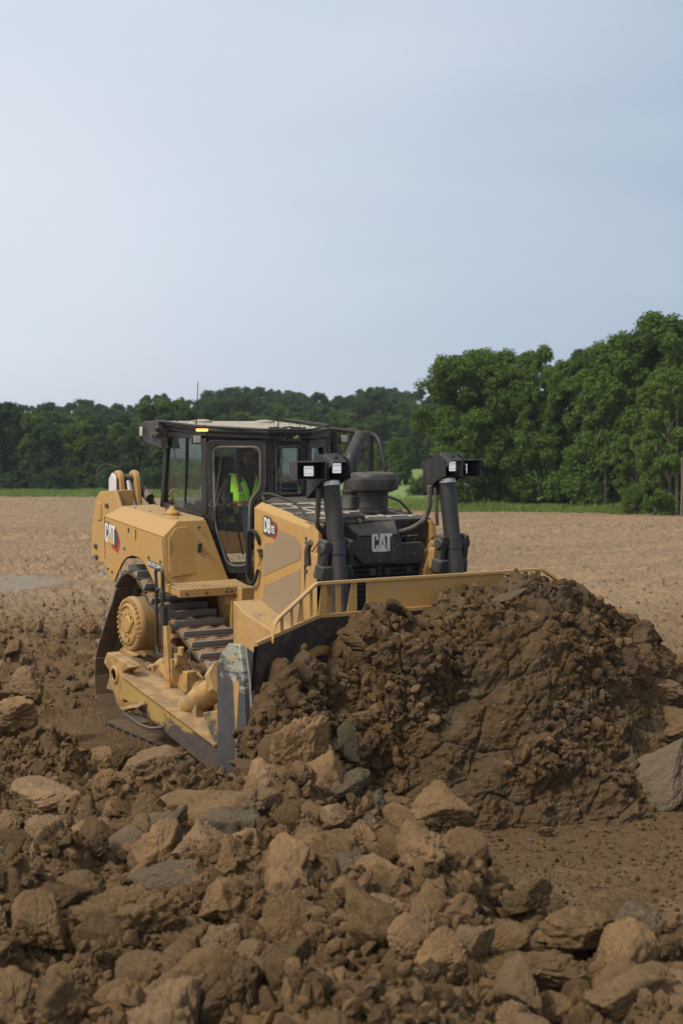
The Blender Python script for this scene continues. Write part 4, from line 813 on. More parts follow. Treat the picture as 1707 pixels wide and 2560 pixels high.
    tb = MB(); tb.lathe([(.10, 0), (.10, .012), (.085, .022), (.065, .022), (.062, -.02), (.005, -.02)], (-.37, s * 1.79, .775), (0, s, 0), 28); tb.build('trunnion_pin', M['yellow2'], pao)
    # arm step
    st = MB(); A = [(.13, .475), (.40, .565), (.86, .475), (.50, .435)]
    st.tube([(.18, s * 1.80, .50), (.14, s * 1.90, .475), (.20, s * 1.94, .46), (.60, s * 1.94, .40), (.78, s * 1.90, .39), (.82, s * 1.81, .40)], .016, 8, .05); st.box((.42, s * 1.87, .43), (.30, .10, .012), Matrix.Rotation(R(8), 3, 'Y')); sto = st.build('arm_step', M['steel'], pao)
    sy = MB(); sy.slab([(.17, s * 1.82, .50), (.46, s * 1.82, .60), (.46, s * 1.90, .55), (.17, s * 1.98, .50)], (0, 0, .012)); sy.build('step_tread', M['yellow2'], pao, bevel=.003)
    # front bracket
    fb = MB(); fb.xz([(1.70, .68), (2.05, .76), (2.6, .78), (2.7, .2), (1.98, .42), (1.85, .50)], min(s * 1.80, s * 1.74), max(s * 1.80, s * 1.74)); fb.build('arm_bracket', M['armplate'], pao, bevel=.008)
    # tilt brace
    tcb = MB(); p0 = P(1.00, s * 1.62, .60); p1 = P(1.58, s * 1.50, .93); dr = (p1 - p0).normalized()
    tcb.cyl(p0 - dr * .02, p0 + dr * .22, .105, .105, 28); tcb.cyl(p0 + dr * .17, p1, .125, .125, 28); tcb.cyl(p1, p1 + dr * 1.2, .07, .07, 20)
    tco = tcb.build('tilt_brace', M['yellow2'], doz, bevel=.008)
    MB().cyl(p0 - dr * .026, p0 - dr * .018, .075, .075, 24).build('brace_end_bore', M['rubber'], tco)
    fg = MB(); a_ = dr.orthogonal().normalized(); b_ = dr.cross(a_); oc = [p1 - dr * .03 + (a_ * math.cos(k * math.pi / 4 + .3) + b_ * math.sin(k * math.pi / 4 + .3)) * .215 for k in range(8)]
    fg.slab(oc, dr * .08); bolts(fg, [p1 - dr * .03 + (a_ * math.cos(k * math.pi / 4) + b_ * math.sin(k * math.pi / 4)) * .175 for k in range(8)], -dr, .022, .02); fg.build('brace_flange', M['yellow2'], tco, bevel=.006)
    gs = MB(); gs.xz([(1.16, .56), (1.34, .56), (1.48, .50), (1.12, .56)], min(s * 1.6, s * 1.57), max(s * 1.6, s * 1.57)); gs.box((1.25, s * 1.62, .60), (.10, .10, .16)); gs.build('brace_foot', M['yellow2'], tco, bevel=.006)
    # fender (rear tank) with arch
    yf = s * 1.33; yi = s * 1.30
    arch = [(-.03, 1.76), (-.12, 1.60), (-.26, 1.65), (-.42, 1.78), (-.60, 1.92), (-.72, 1.975), (-.92, 1.99), (-1.08, 1.96), (-1.20, 1.89), (-1.32, 1.78), (-1.43, 1.66), (-1.60, 1.72), (-1.72, 1.88), (-1.76, 2.10), (-1.69, 2.405), (-.12, 2.245)]
    fe = MB(); fe.xz([(-.08, 1.60)] + arch[2:], min(yf, yi), max(yf, yi))
    ro = s * 1.15                                                  # chamfer, flat top, front wall
    fe.slab([(-1.69, yf, 2.405), (-.12, yf, 2.245), (-.12, s * 1.16, 2.405), (-1.69, s * 1.10, 2.51)], (0, 0, -.02))
    fe.slab([(-1.69, s * 1.10, 2.51), (-.12, s * 1.16, 2.405), (-.12, s * .85, 2.405), (-.34, s * .72, 2.42), (-1.69, s * .70, 2.52)], (0, 0, -.02))
    fe.slab([(-.12, yf, 2.245), (-.12, s * 1.16, 2.405), (-.12, s * .82, 2.405), (-.02, s * .60, 1.75), (-.08, yf, 1.60)], (-.03, 0, 0))
    fe.slab([(-1.69, yf, 2.405), (-1.69, s * 1.10, 2.51), (-1.69, s * .70, 2.52), (-1.69, s * .7, 1.9), (-1.69, yf, 1.9)], (.03, 0, 0))
    feo = fe.build('fender', M['yellow'], doz, bevel=.008)
    dr_ = MB(); dr_.slab([(-.105, s * 1.28, 2.22), (-.105, s * 1.20, 2.33), (-.105, s * 1.05, 2.345), (-.085, s * .76, 1.98), (-.075, s * .80, 1.86), (-.072, s * 1.27, 1.81)], (.014, 0, 0)); dr_.build('service_door', M['yellow'], feo, bevel=.004)
    hg = MB(); hg.box((-.085, s * 1.275, 2.03), (.02, .012, .36)); hg.build('door_hinge', M['yellow'], feo)
    la = MB(); la.box((-.07, s * .93, 2.11), (.03, .035, .09)); la.cyl((-.06, s * .93, 2.15), (-.02, s * .93, 2.15), .014); la.build('door_latch', M['dark'], feo, bevel=.004)
    bl = MB(); bolts(bl, [(x, yf, z) for x, z in ((-1.59, 1.80), (-1.47, 1.77), (-1.12, 2.06), (-.48, 2.00), (-.19, 1.97))] , (0, s, 0), .016, .014); bolts(bl, [(-.09, s * .92, 2.33), (-.06, s * .72, 1.83)], (1, 0, 0), .018, .012)
    for x in (-1.45, -1.05, -.7, -.35):
        z = 2.51 - (x + 1.69) * .067; bolts(bl, [(x, s * 1.05, z)], (0, 0, 1), .014, .01)
    bl.build('fender_bolts', M['steel'], feo)
    cv = MB(); cv.slab([(-.56, s * 1.16, 2.425), (-.33, s * 1.16, 2.41), (-.33, s * 1.06, 2.424), (-.56, s * 1.06, 2.438)], (0, 0, .008)); cv.build('tank_cover', M['yellow'], feo)
    sm_ = MB(); sm_.slab([(-1.20, s * 1.325, 2.357), (-1.195, s * 1.325, 2.357), (-.975, s * 1.12, 2.459), (-.98, s * 1.12, 2.459)], (0, 0, .003)); sm_.build('panel_seam', M['rubber'], feo)
    sl_ = MB(); sl_.box((-1.01, yf, 2.27), (.035, .006, .05)); sl_.box((-.82, yf, 2.23), (.02, .006, .11)); sl_.build('fender_slots', M['black'], feo)
    fc = MB(); fc.lathe([(.075, 0), (.08, .03), (.06, .055), (.045, .06), (.035, .085), (.03, .10), (.005, .105)], (-.62, s * .98, 2.44), (0, 0, 1), 24); fc.build('filler_cap', M['yellow2'], feo)
    ho = MB(); ho.tube([(-.78, s * .98, 2.45), (-.78, s * .98, 2.52), (-.70, s * .98, 2.54), (-.68, s * .96, 2.52)], .007, 6, .03); ho.cyl((-.70, s * .93, 2.44), (-.70, s * .93, 2.53), .04); ho.build('cap_lanyard', M['rubber'], feo)
    # badges on the fender side
    nv = (0, s, 0); U_ = (1, 0, 0) if s < 0 else (-1, 0, 0)
    def side(x, z, d=.0): return (x, yf + s * d, z)
    xr = lambda x: x if s < 0 else (-3.0 + 0) - x + .0
    bd = MB()
    def bx_(x): return x if s < 0 else -1.46 * 2 - x
    bd.slab([side(bx_(x), z, .001) for x, z in ((-1.36, 2.26), (-1.30, 2.22), (-1.245, 2.12), (-1.30, 2.005), (-1.33, 2.00), (-1.46, 2.045), (-1.50, 2.12))], (0, s * .003, 0)); bd.build('red_badge_panel', M['red'], feo)
    bd = MB(); bd.slab([side(bx_(x), z, .005) for x, z in ((-1.65, 2.325), (-1.62, 2.345), (-1.36, 2.285), (-1.335, 2.24), (-1.29, 2.16), (-1.34, 2.05), (-1.37, 2.05), (-1.42, 2.09), (-1.60, 2.15), (-1.655, 2.18))], (0, s * .003, 0)); bd.build('dark_badge_panel', M['badge'], feo)
    bz = bpy.data.objects.new('fender_lettering', None); bpy.data.objects.remove(bz)
    # lettering follows the falling top edge of the fender
    uu = Vector((1 if s < 0 else -1, 0, -.12 if s < 0 else .12)); 
    logo_cat('fender_lettering', feo, (bx_(-1.65), yf + s * .009, 2.115), uu, (0, 0, 1), .30, M['white'], 1, ext=.003)
    pl_ = MB(); pl_.slab([side(x, z, .002) for x, z in ((-.51, 1.975), (-.16, 1.935), (-.16, 1.87), (-.51, 1.905))], (0, s * .003, 0)); pl_.build('nameplate', M['badge'], feo)
    text_mesh('ELECTRIC DRIVE', .058, 'nameplate_lettering', M['white'], feo, (-.335, yf + s * .007, 1.921), (1 if s < 0 else -1, 0, -.115 if s < 0 else .115), (0, 0, 1), .78, .0012, ext=.001)
    # rear guard behind the fender
    rg = MB(); rg.xz([(-2.35, 2.66), (-1.9, 2.69), (-1.72, 2.45), (-1.72, 1.85), (-2.40, 1.80), (-2.64, 1.89), (-2.61, 2.22), (-2.48, 2.58)], min(s * 1.10, s * 1.06), max(s * 1.10, s * 1.06))
    rg.xz([(-2.33, 2.66), (-1.9, 2.69), (-1.9, 2.3), (-2.33, 2.3)], min(s * 1.06, s * .86), max(s * 1.06, s * .86)); rgo = rg.build('rear_guard', M['yellow'], doz, bevel=.01)
    bl = MB(); bolts(bl, [(-2.12, s * 1.10, 2.50), (-2.47, s * 1.10, 2.00), (-2.45, s * 1.10, 1.87)], (0, s, 0), .03, .03); bl.build('guard_bolts', M['steel'], rgo)
    MB().box((-2.36, s * 1.105, 2.42), (.12, .02, .20)).build('guard_hinge', M['yellow'], rgo, bevel=.005)
    # platform step in front of the fender
    pf = MB(); pf.slab([(-.08, s * 1.33, 1.745), (.25, s * 1.33, 1.70), (.25, s * .50, 1.70), (-.02, s * .52, 1.76)], (0, 0, -.012)); pf.box((.255, s * .915, 1.662), (.012, .83, .085)); pf.slab([(-.08, s * 1.33, 1.745), (.25, s * 1.33, 1.70), (.25, s * 1.33, 1.62), (-.08, s * 1.33, 1.66)], (0, -s * .012, 0))
    pfo = pf.build('platform_step', M['yellow2'], doz, bevel=.004)
    hm = MB()
    for i in range(9):
        for j in range(26):
            if (i + j) % 2: continue
            x = -.03 + i * .032; y = s * (.58 + j * .0285); hm.box((x, y, 1.7415 - (x + .08) * .136 + (.003)), (.020, .012, .004))
    hm.build('tread_holes', M['black'], pfo)
    bl = MB(); bolts(bl, [(.261, s * y, 1.66) for y in (1.25, 1.02, .78, .72, .60)], (1, 0, 0), .016, .012); bl.build('step_bolts', M['steel'], pfo)
    # inner body boxes beside the track
    ib = MB(); ib.box((.17, s * .62, 1.56), (.10, .26, .12)); ib.box((.23, s * .60, 1.40), (.05, .24, .34)); ib.box((-.1, s * .55, 1.45), (.9, .2, .5)); bolts(ib, [(.256, s * (.55 + .1 * i), 1.47 + .1 * j) for i in (0, 1) for j in (0, 1)], (1, 0, 0), .022, .02)
    ib.build('frame_bracket', M['yellow2'], doz, bevel=.01)
    fb_ = MB(); fb_.slab([(.88, s * .70, 1.62), (.86, s * 1.01, 1.62), (1.05, s * 1.00, 1.52), (1.75, s * .86, 1.28), (2.1, s * .84, 1.2), (2.1, s * .6, 1.2)], (0, 0, -.55)); fb_.slab([(.82, s * .7, 1.62), (.82, s * 1.0, 1.62), (.82, s * 1.0, 1.0), (.82, s * .7, 1.0)], (.06, 0, 0))
    fb_.build('front_frame_box', M['yellow2'], doz, bevel=.012)
    # boarding handles and ladder bar
    hd = MB(); hd.tube([(-.10, s * 1.42, 1.66), (-.13, s * 1.42, 1.90), (.04, s * 1.42, 1.90), (.04, s * 1.42, 1.66), (.16, s * 1.40, 1.63), (.24, s * 1.36, 1.63)], .018, 10, .05); hd.box((.14, s * 1.40, 1.63), (.22, .09, .03)); hd.build('boarding_handle', M['dark'], doz)
    hd = MB(); hd.tube([(-.03, s * 1.46, 1.05), (-.02, s * 1.46, 1.70), (.12, s * 1.46, 1.70), (.11, s * 1.46, 1.12)], .018, 10, .05); hd.tube([(-.03, s * 1.46, 1.10), (.01, s * 1.46, 1.01), (.24, s * 1.46, 1.02)], .018, 10, .03); hd.box((.165, s * 1.46, 1.33), (.07, .05, .40)); hd.box((.14, s * 1.46, 1.01), (.26, .07, .02)); hd.build('ladder_bar', M['dark'], doz)
    po = MB(); po.slab([(.27, s * 1.48, 1.34), (.34, s * 1.48, 1.35), (.44, s * 1.48, .64), (.42, s * 1.48, .60), (.32, s * 1.48, .60), (.29, s * 1.48, .7)], (0, s * .05, 0)); bolts(po, [(.335, s * 1.53, .80), (.39, s * 1.53, .80), (.36, s * 1.53, .68)], (0, s, 0), .018, .014); po.build('step_post', M['yellow2'], doz, bevel=.006)
    # hood side panel
    y7 = s * .70
    sp_ = MB(); sp_.xz([(.74, 2.57), (1.84, 2.40), (1.72, 1.40), (1.40, 1.34), (.72, 1.60)], min(y7, y7 - s * .03), max(y7, y7 - s * .03)); sp_.slab([(.74, y7, 2.57), (1.84, y7, 2.40), (1.84, s * .64, 2.47), (.80, s * .64, 2.63)], (0, -s * .01, -.02))
    spo = sp_.build('engine_side_panel', M['yellow'], doz, bevel=.008)
    ms = MB()
    ms.slab([(1.27, y7, 2.36), (1.60, y7, 2.30), (1.70, y7, 2.21), (1.69, y7, 2.09), (.93, y7, 1.87), (.97, y7, 2.21), (1.14, y7, 2.22)], (0, s * .004, 0))
    ms.slab([(1.68, y7, 1.99), (.94, y7, 1.765), (.90, y7, 1.58), (1.34, y7, 1.41), (1.64, y7, 1.42)], (0, s * .004, 0)); ms.build('vent_screen', M['mesh'], spo)
    bd = MB(); xq = (lambda x: x) if s < 0 else (lambda x: 2.17 - x)
    bd.slab([(xq(x), y7 + s * .002, z) for x, z in ((.94, 2.475), (1.02, 2.47), (1.12, 2.445), (1.21, 2.425), (1.235, 2.36), (1.19, 2.26), (1.14, 2.265), (1.06, 2.29), (.94, 2.315))], (0, s * .003, 0)); bd.build('red_badge_panel', M['red'], spo)
    bd = MB(); bd.slab([(xq(x), y7 + s * .006, z) for x, z in ((.94, 2.485), (.98, 2.495), (1.10, 2.475), (1.14, 2.42), (1.20, 2.40), (1.215, 2.36), (1.18, 2.29), (1.10, 2.30), (1.06, 2.28), (.94, 2.305))], (0, s * .003, 0)); bd.build('dark_badge_panel', M['badge'], spo)
    ud = (1 if s < 0 else -1, 0, -.13 if s < 0 else .13)
    text_mesh('D8', .205, 'badge_lettering', M['white'], spo, (xq(1.03), y7 + s * .011, 2.385), ud, (0, 0, 1), .52, .007, ext=.002)
    text_mesh('XE', .105, 'badge_lettering', M['white'], spo, (xq(1.148), y7 + s * .011, 2.352), ud, (0, 0, 1), .56, .003, ext=.002)
    la = MB(); la.box((.90, y7 + s * .015, 2.10), (.04, .03, .08)); la.cyl((.90, y7, 2.13), (.90, y7 + s * .05, 2.13), .018); la.tube([(.90, y7 + s * .02, 2.07), (.90, y7 + s * .03, 1.98), (.86, y7 + s * .03, 1.97)], .006, 6, .01); la.build('panel_latch', M['steel'], spo)
    gh = MB(); gh.tube([(.87, y7 + s * .01, 2.19), (.87, y7 + s * .05, 2.31), (.76, y7 + s * .05, 2.34), (.69, y7 + s * .05, 2.28), (.67, y7 + s * .05, 1.83), (.73, y7 + s * .05, 1.77), (.82, y7 + s * .05, 1.79), (.87, y7 + s * .03, 1.93)], .019, 10, .06); gh.build('grab_handle', M['black'], doz)
    # front corner casting
    fcn = MB(); fcn.slab([(1.85, y7, 2.41), (1.86, s * .66, 2.46), (2.00, s * .66, 2.45), (2.01, y7, 2.40), (2.02, y7, 2.28), (1.90, y7, 2.18), (1.77, y7, 2.19)], (0, -s * .05, 0)); fcn.build('corner_cap', M['yellow'], doz, bevel=.008)
    fr_ = MB(); fr_.slab([(1.74, y7, 2.20), (1.90, y7, 2.17), (2.0, y7, 2.25), (2.08, y7, 2.16), (2.08, y7, 1.25), (1.74, y7, 1.25)], (0, -s * .06, 0)); fr_.slab([(2.08, y7, 2.16), (2.08, y7, 1.25), (2.08, s * .55, 1.25), (2.08, s * .50, 1.95), (2.08, s * .58, 2.16)], (-.10, 0, 0))
    fro = fr_.build('radiator_guard_side', M['yellow2'], doz, bevel=.01)
    bl = MB(); bolts(bl, [(1.80, y7, z) for z in (2.30, 2.26, 2.05, 1.98)], (0, s, 0), .018, .014); bl.build('guard_bolts', M['steel'], fro)
    sl_ = MB(); sl_.box((1.87, y7 + s * .002, 1.55), (.05, .006, .26)); sl_.build('guard_slot', M['black'], fro)
    # hood rail
    hr = MB(); hr.tube([(.83, s * .62, 2.62), (.76, s * .62, 2.71), (1.0, s * .62, 2.71), (1.46, s * .62, 2.63), (1.56, s * .62, 2.58), (1.70, s * .62, 2.49)], .014, 10, .04); hr.box((.86, s * .62, 2.615), (.09, .05, .012)); hr.box((1.72, s * .62, 2.487), (.09, .05, .012)); hr.build('hood_rail', M['dark'], doz)
    # lift cylinder
    a = P(2.22, s * .68, 2.88); b = P(2.36, s * .68, 2.00); dn = (b - a).normalized(); lc = MB()
    lc.cyl(a, b + dn * .45, .083, .083, 32); lc.cyl(a + dn * .60, a + dn * .72, .092, .092, 32); lco = lc.build('lift_cylinder', M['dark'], doz, bevel=.004)
    MB().cyl(b + dn * .45, b + dn * 1.25, .045, .045, 24).build('piston_rod', M['chrome'], lco)
    MB().cyl(a + dn * .015, a + dn * .055, .0865, .0865, 32).build('steel_band', M['bright2'], lco)
    c0 = a + dn * .66
    for q_ in (-1, 1):
        tk = MB(); yy = s * .68 + q_ * .135
        tk.box((c0.x - .02, yy, c0.z - .04), (.13, .065, .26), Matrix.Rotation(R(9), 3, 'Y')); tk.cyl((c0.x - .01, yy - q_ * .05, c0.z), (c0.x - .01, yy + q_ * .05, c0.z), .062, .062, 20)
        tk.box((c0.x - .02 - (.02 if q_ == -1 else 0), yy + q_ * .0 - .01 * q_, c0.z - .22), (.17 if q_ < 0 else .12, .13 if q_ < 0 else .08, .14), Matrix.Rotation(R(9), 3, 'Y'), .88)
        tk.build('trunnion_yoke', M['dark2'], lco, bevel=.018)
    br = MB(); br.box((c0.x - .16, s * .68, c0.z - .16), (.22, .24, .22)); br.build('yoke_mount', M['yellow2'], lco, bevel=.02)
    # light head
    hs = MB(); ox = 2.22; yc_ = s * .68; tk_ = .008
    top = 3.13
    # two side plates, sloping hood
    side_poly = [(ox + .14, 3.07), (ox + .02, top), (ox - .22, top - .10), (ox - .24, 2.70), (ox + .02, 2.86), (ox + .16, 2.90)]
    for yy in (yc_ - .125, yc_ + .125): hs.xz(side_poly, yy - tk_ / 2, yy + tk_ / 2)
    hs.slab([(ox + .02, yc_ - .07, top + .005), (ox + .02, yc_ + .07, top + .005), (ox - .22, yc_ + .07, top - .09), (ox - .22, yc_ - .07, top - .09)], (0, 0, -.008))
    hs.slab([(ox + .02, yc_ - .07, top + .005), (ox + .02, yc_ + .07, top + .005), (ox + .17, yc_ + .075, 3.055), (ox + .17, yc_ - .075, 3.055)], (0, 0, -.008))
    for q_ in (-1, 1):
        hs.slab([(ox + .02, yc_ + q_ * .07, top + .005), (ox + .17, yc_ + q_ * .075, 3.055), (ox + .16, yc_ + q_ * .13, 2.985), (ox + .0, yc_ + q_ * .13, 3.04)], (0, -q_ * .006, -.006))
        hs.slab([(ox + .02, yc_ + q_ * .07, top + .005), (ox + .0, yc_ + q_ * .13, 3.04), (ox - .22, yc_ + q_ * .13, 2.98), (ox - .22, yc_ + q_ * .07, top - .09)], (0, -q_ * .006, -.006))
    hs.slab([(ox - .22, yc_ - .125, 3.0), (ox - .22, yc_ + .125, 3.0), (ox - .24, yc_ + .125, 2.70), (ox - .24, yc_ - .125, 2.70)], (.008, 0, 0))
    bolts(hs, [(ox + .10, yc_, 3.095)], (0, 0, 1), .022, .01); bolts(hs, [(ox + .10, yc_, 3.10)], (0, 0, 1), .008, .035)
    hso = hs.build('lamp_hood', M['dark'], lco, bevel=.002)
    # outer box turned outwards
    ob = MB(); yo_ = yc_ + (s * .27 if s < 0 else .17); rotz = s * R(14)
    Rm = Matrix.Rotation(rotz, 3, 'Z'); cc = Vector((ox + .03, yo_, 2.975)); D = (.26, .30, .155)
    for c_, d_ in (((0, 0, .08), (.25, .28, .008)), ((0, 0, -.085), (.25, .28, .008)), ((0, s * .14, 0), (.25, .008, .17)), ((0, -s * .14, 0), (.25, .008, .17)), ((-.12, 0, 0), (.008, .28, .17))):
        ob.box(cc + Rm @ Vector(c_), d_, Rm)
    bolts(ob, [cc + Rm @ Vector((x, y, .084)) for x, y in ((.05, .13), (.05, -.13), (-.05, 0))], (0, 0, 1), .012, .01); bolts(ob, [cc + Rm @ Vector((.03, 0, .085))], (0, 0, 1), .008, .04)
    ob.build('lamp_box', M['dark'], lco, bevel=.002)
    for (pc, rz_, fw_) in ((Vector((ox + .09, yc_ + .01, 2.995)), 0.0, .105), (cc + Rm @ Vector((.02, 0, -.005)), rotz, .105)):
        Rz = Matrix.Rotation(rz_, 3, 'Z'); MB().box(pc + Rz @ Vector((-.03, 0, 0)), (.06, fw_, fw_), Rz).build('work_lamp', M['black'], lco, bevel=.012)
        ln = MB(); ln.box(pc + Rz @ Vector((.004, 0, 0)), (.012, fw_ * .9, fw_ * .9), Rz); ln.build('lamp_lens', M['lens'], lco, bevel=.012)
        dt = MB()
        for j in range(3):
            for k in (-1, 1): dt.lathe([(.008, 0), (.007, .002), (.002, .002)], pc + Rz @ Vector((.0105, (j - 1) * .028, k * .024)), Rz @ Vector((1, 0, 0)), 10)
        dt.build('lamp_reflector', M['silver'], lco)
    # hoses
    hz_ = MB(); i_ = -s if s > 0 else s
    yq = s * .78 if s < 0 else s * .52
    hz_.tube([(2.16, yq, 2.80), (2.14, yq - .01 * s, 2.60), (2.10, yq, 2.45), (2.02, s * .60, 2.34), (1.95, s * .40, 2.30), (1.95, s * .25, 2.28)] if s < 0 else [(2.16, .51, 2.80), (2.15, .53, 2.62), (2.10, .50, 2.46), (2.05, .38, 2.37), (2.0, .2, 2.33), (1.98, .1, 2.32)], .026, 10, .12)
    hz_.tube([(2.15, s * .60, 2.76), (2.14, s * .60, 2.40), (2.10, s * .6, 2.3)] if s < 0 else [(2.17, .57, 2.78), (2.2, .58, 2.4)], .018, 8, .05)
    hz_.tube([(2.05, s * .80, 2.28), (1.98, s * .80, 2.22), (1.96, s * .78, 2.05)], .03, 10, .05)
    hz_.build('hydraulic_hose', M['rubber'], lco)
# ---- main body
body = MB(); body.box((.3, 0, 1.15), (3.2, .9, .9)); body.box((-.9, 0, 1.35), (1.5, 1.3, .8)); body.build('main_frame', M['yellow2'], doz, bevel=.02)
# hood top
hd = MB(); hd.slab([(.27, -.22, 2.648), (.72, -.64, 2.601), (1.98, -.66, 2.47), (1.98, .66, 2.47), (.72, .64, 2.601), (.27, .22, 2.648)], (0, 0, -.03)); hd.slab([(.70, -.66, 2.56), (1.98, -.67, 2.44), (1.98, -.67, 2.35), (.70, -.66, 2.5)], (0, .03, 0)); hd.slab([(1.98, -.66, 2.46), (1.98, .66, 2.46), (1.94, .62, 2.25), (1.94, -.62, 2.25)], (-.03, 0, 0))
hood = hd.build('hood', M['dark2'], doz, bevel=.01)
st = MB(); sm_ = lambda x: 2.655 - (x - .2) * .1039 + .003
def strip(x0, y0, x1, y1, w_):
    d = Vector((x1 - x0, y1 - y0)).normalized() * w_ / 2; n_ = Vector((-d.y, d.x))
    pts = [(x0 + n_.x, y0 + n_.y), (x1 + n_.x, y1 + n_.y), (x1 - n_.x, y1 - n_.y), (x0 - n_.x, y0 - n_.y)]
    st.slab([(x, y, sm_(x)) for x, y in pts], (0, 0, .004))
for y in (-.36, -.06, .22, .48): strip(.80, y, 1.9, y, .045)
for x in (.80, 1.10, 1.45, 1.80): strip(x, -.60, x, .60, .07)
st.build('hood_seam_dust', M['roofdust'], hood)
pn = MB()
for x in (.45, .95, 1.5, 1.9): bolts(pn, [(x, y, sm_(x)) for y in (-.61, .61)], (0, 0, 1), .014, .012)
pn.build('hood_bolts', M['steel'], hood)
# exhaust
ex = MB(); ex.lathe([(.135, 0), (.125, .02), (.10, .12), (.085, .13), (.085, .16), (.098, .165), (.098, .18), (.083, .185), (.083, .20)], (1.18, .20, 2.555), (0, 0, 1), 32)
exo = ex.build('exhaust_base', M['dark2'], doz)
ep = MB(); ep.tube([(1.18, .20, 2.74), (1.18, .20, 3.06), (1.02, .44, 3.31)], .074, 28, .05); ep.build('exhaust_pipe', M['dark'], exo, ang=50)
MB().cyl((1.0263, .4305, 3.3002), (1.0186, .4424, 3.3121), .066, .066, 24).build('exhaust_mouth', M['black'], exo)
# air intake pre-cleaner
ap = MB(); ap.lathe([(.14, 0), (.14, .17), (.155, .18), (.155, .20), (.20, .215), (.255, .235), (.262, .26), (.262, .345), (.255, .35), (.255, .36), (.235, .395), (.19, .412), (.01, .418)], (1.55, .24, 2.52), (0, 0, 1), 44)
ap.lathe([(.148, .05), (.148, .07), (.14, .07)], (1.55, .24, 2.52), (0, 0, 1), 44); apo = ap.build('air_intake', M['dark2'], doz)
cp = MB(); cp.tube([(1.50, .42, 2.51), (1.50, .42, 2.72)], .030, 12); 
for k in range(9): cp.lathe([(.030, 0), (.036, .006), (.030, .012)], (1.50, .42, 2.53 + k * .02), (0, 0, 1), 14)
cp.build('corrugated_hose', M['rubber'], apo)
# nose cover with lettering
nx = 2.13; ns = MB()
ns.slab([(1.90, -.36, 2.475), (1.96, .22, 2.475), (nx, .15, 2.33), (nx, -.30, 2.33)], (0, 0, -.02))
ns.slab([(nx, -.30, 2.335), (nx, .15, 2.335), (nx + .0, .20, 2.26), (nx, .20, 2.08), (nx, .12, 2.05), (nx, -.26, 2.05), (nx, -.36, 2.15), (nx, -.34, 2.26)], (-.05, 0, 0))
ns.slab([(1.90, -.36, 2.475), (nx, -.30, 2.33), (nx, -.34, 2.26), (1.85, -.38, 2.30)], (0, .015, 0)); ns.slab([(1.96, .22, 2.475), (nx, .15, 2.33), (nx, .20, 2.26), (1.90, .26, 2.30)], (0, -.015, 0))
nso = ns.build('nose_cover', M['dark2'], doz, bevel=.01)
fp = MB(); fp.slab([(2.08, -.62, 2.20), (2.08, -.56, 2.24), (2.08, .47, 2.24), (2.08, .52, 2.20), (2.08, .50, 2.02), (2.08, -.60, 2.02)], (-.06, 0, 0)); fpo = fp.build('front_beam', M['dark2'], doz, bevel=.015)
logo_cat('nose_lettering', nso, (nx + .002, -.165, 2.165), (0, 1, 0), (0, 0, 1), .245, M['silver'], 2, False, ext=.008)
bl = MB(); bolts(bl, [(nx, -.22, 2.22), (nx, .13, 2.22), (2.08, .38, 2.12)], (1, 0, 0), .016, .012); bl.build('cover_bolts', M['steel'], nso)
cbx = MB(); cbx.slab([(1.88, -.38, 2.54), (1.88, -.14, 2.54), (2.0, -.08, 2.41), (2.0, -.32, 2.41)], (-.08, 0, -.04)); cbx.box((1.90, -.25, 2.49), (.14, .25, .05)); cbo = cbx.build('camera_housing', M['dark'], doz, bevel=.008)
MB().cyl((1.93, -.20, 2.475), (1.99, -.20, 2.465), .028, .02, 16).build('camera_lens', M['chrome'], cbo)
pp = MB(); pp.tube([(1.9, -.60, 2.30), (1.96, -.42, 2.31)], .028, 12); pp.tube([(1.88, -.58, 2.26), (1.95, -.40, 2.25)], .018, 8)
for k in range(10): pp.tube([(1.95 + .02 * rnd.random(), .25 + .02 * k, 2.26 + .03 * rnd.random()), (2.0, .30 + .02 * k, 2.29 + .02 * rnd.random()), (1.97, .36 + .015 * k, 2.25)], .008, 6, .02)
pp.build('engine_plumbing', M['rubber'], doz)
MB().box((1.85, 0, 2.2), (.12, 1.2, .2)).build('engine_bay', M['black'], doz)
# grille
gb = MB(); gb.box((1.95, -.02, 1.62), (.05, 1.10, .80)); gro = gb.build('grille', M['black'], doz)
gm = MB(); gm.box((2.055, -.02, 1.60), (.014, .03, .86))
for k in range(17): gm.box((2.05, -.02, 1.985 - k * .048), (.012, 1.06, .010))
gm.build('grille_bars', M['dark'], gro)
gk = MB()
for y in (-.36, -.10, .08, .34): gk.box((2.05, y, 1.96), (.03, .07, .07)); gk.cyl((2.06, y, 1.96), (2.075, y, 1.96), .015)
gk.build('grille_clamp', M['dark2'], gro, bevel=.004)
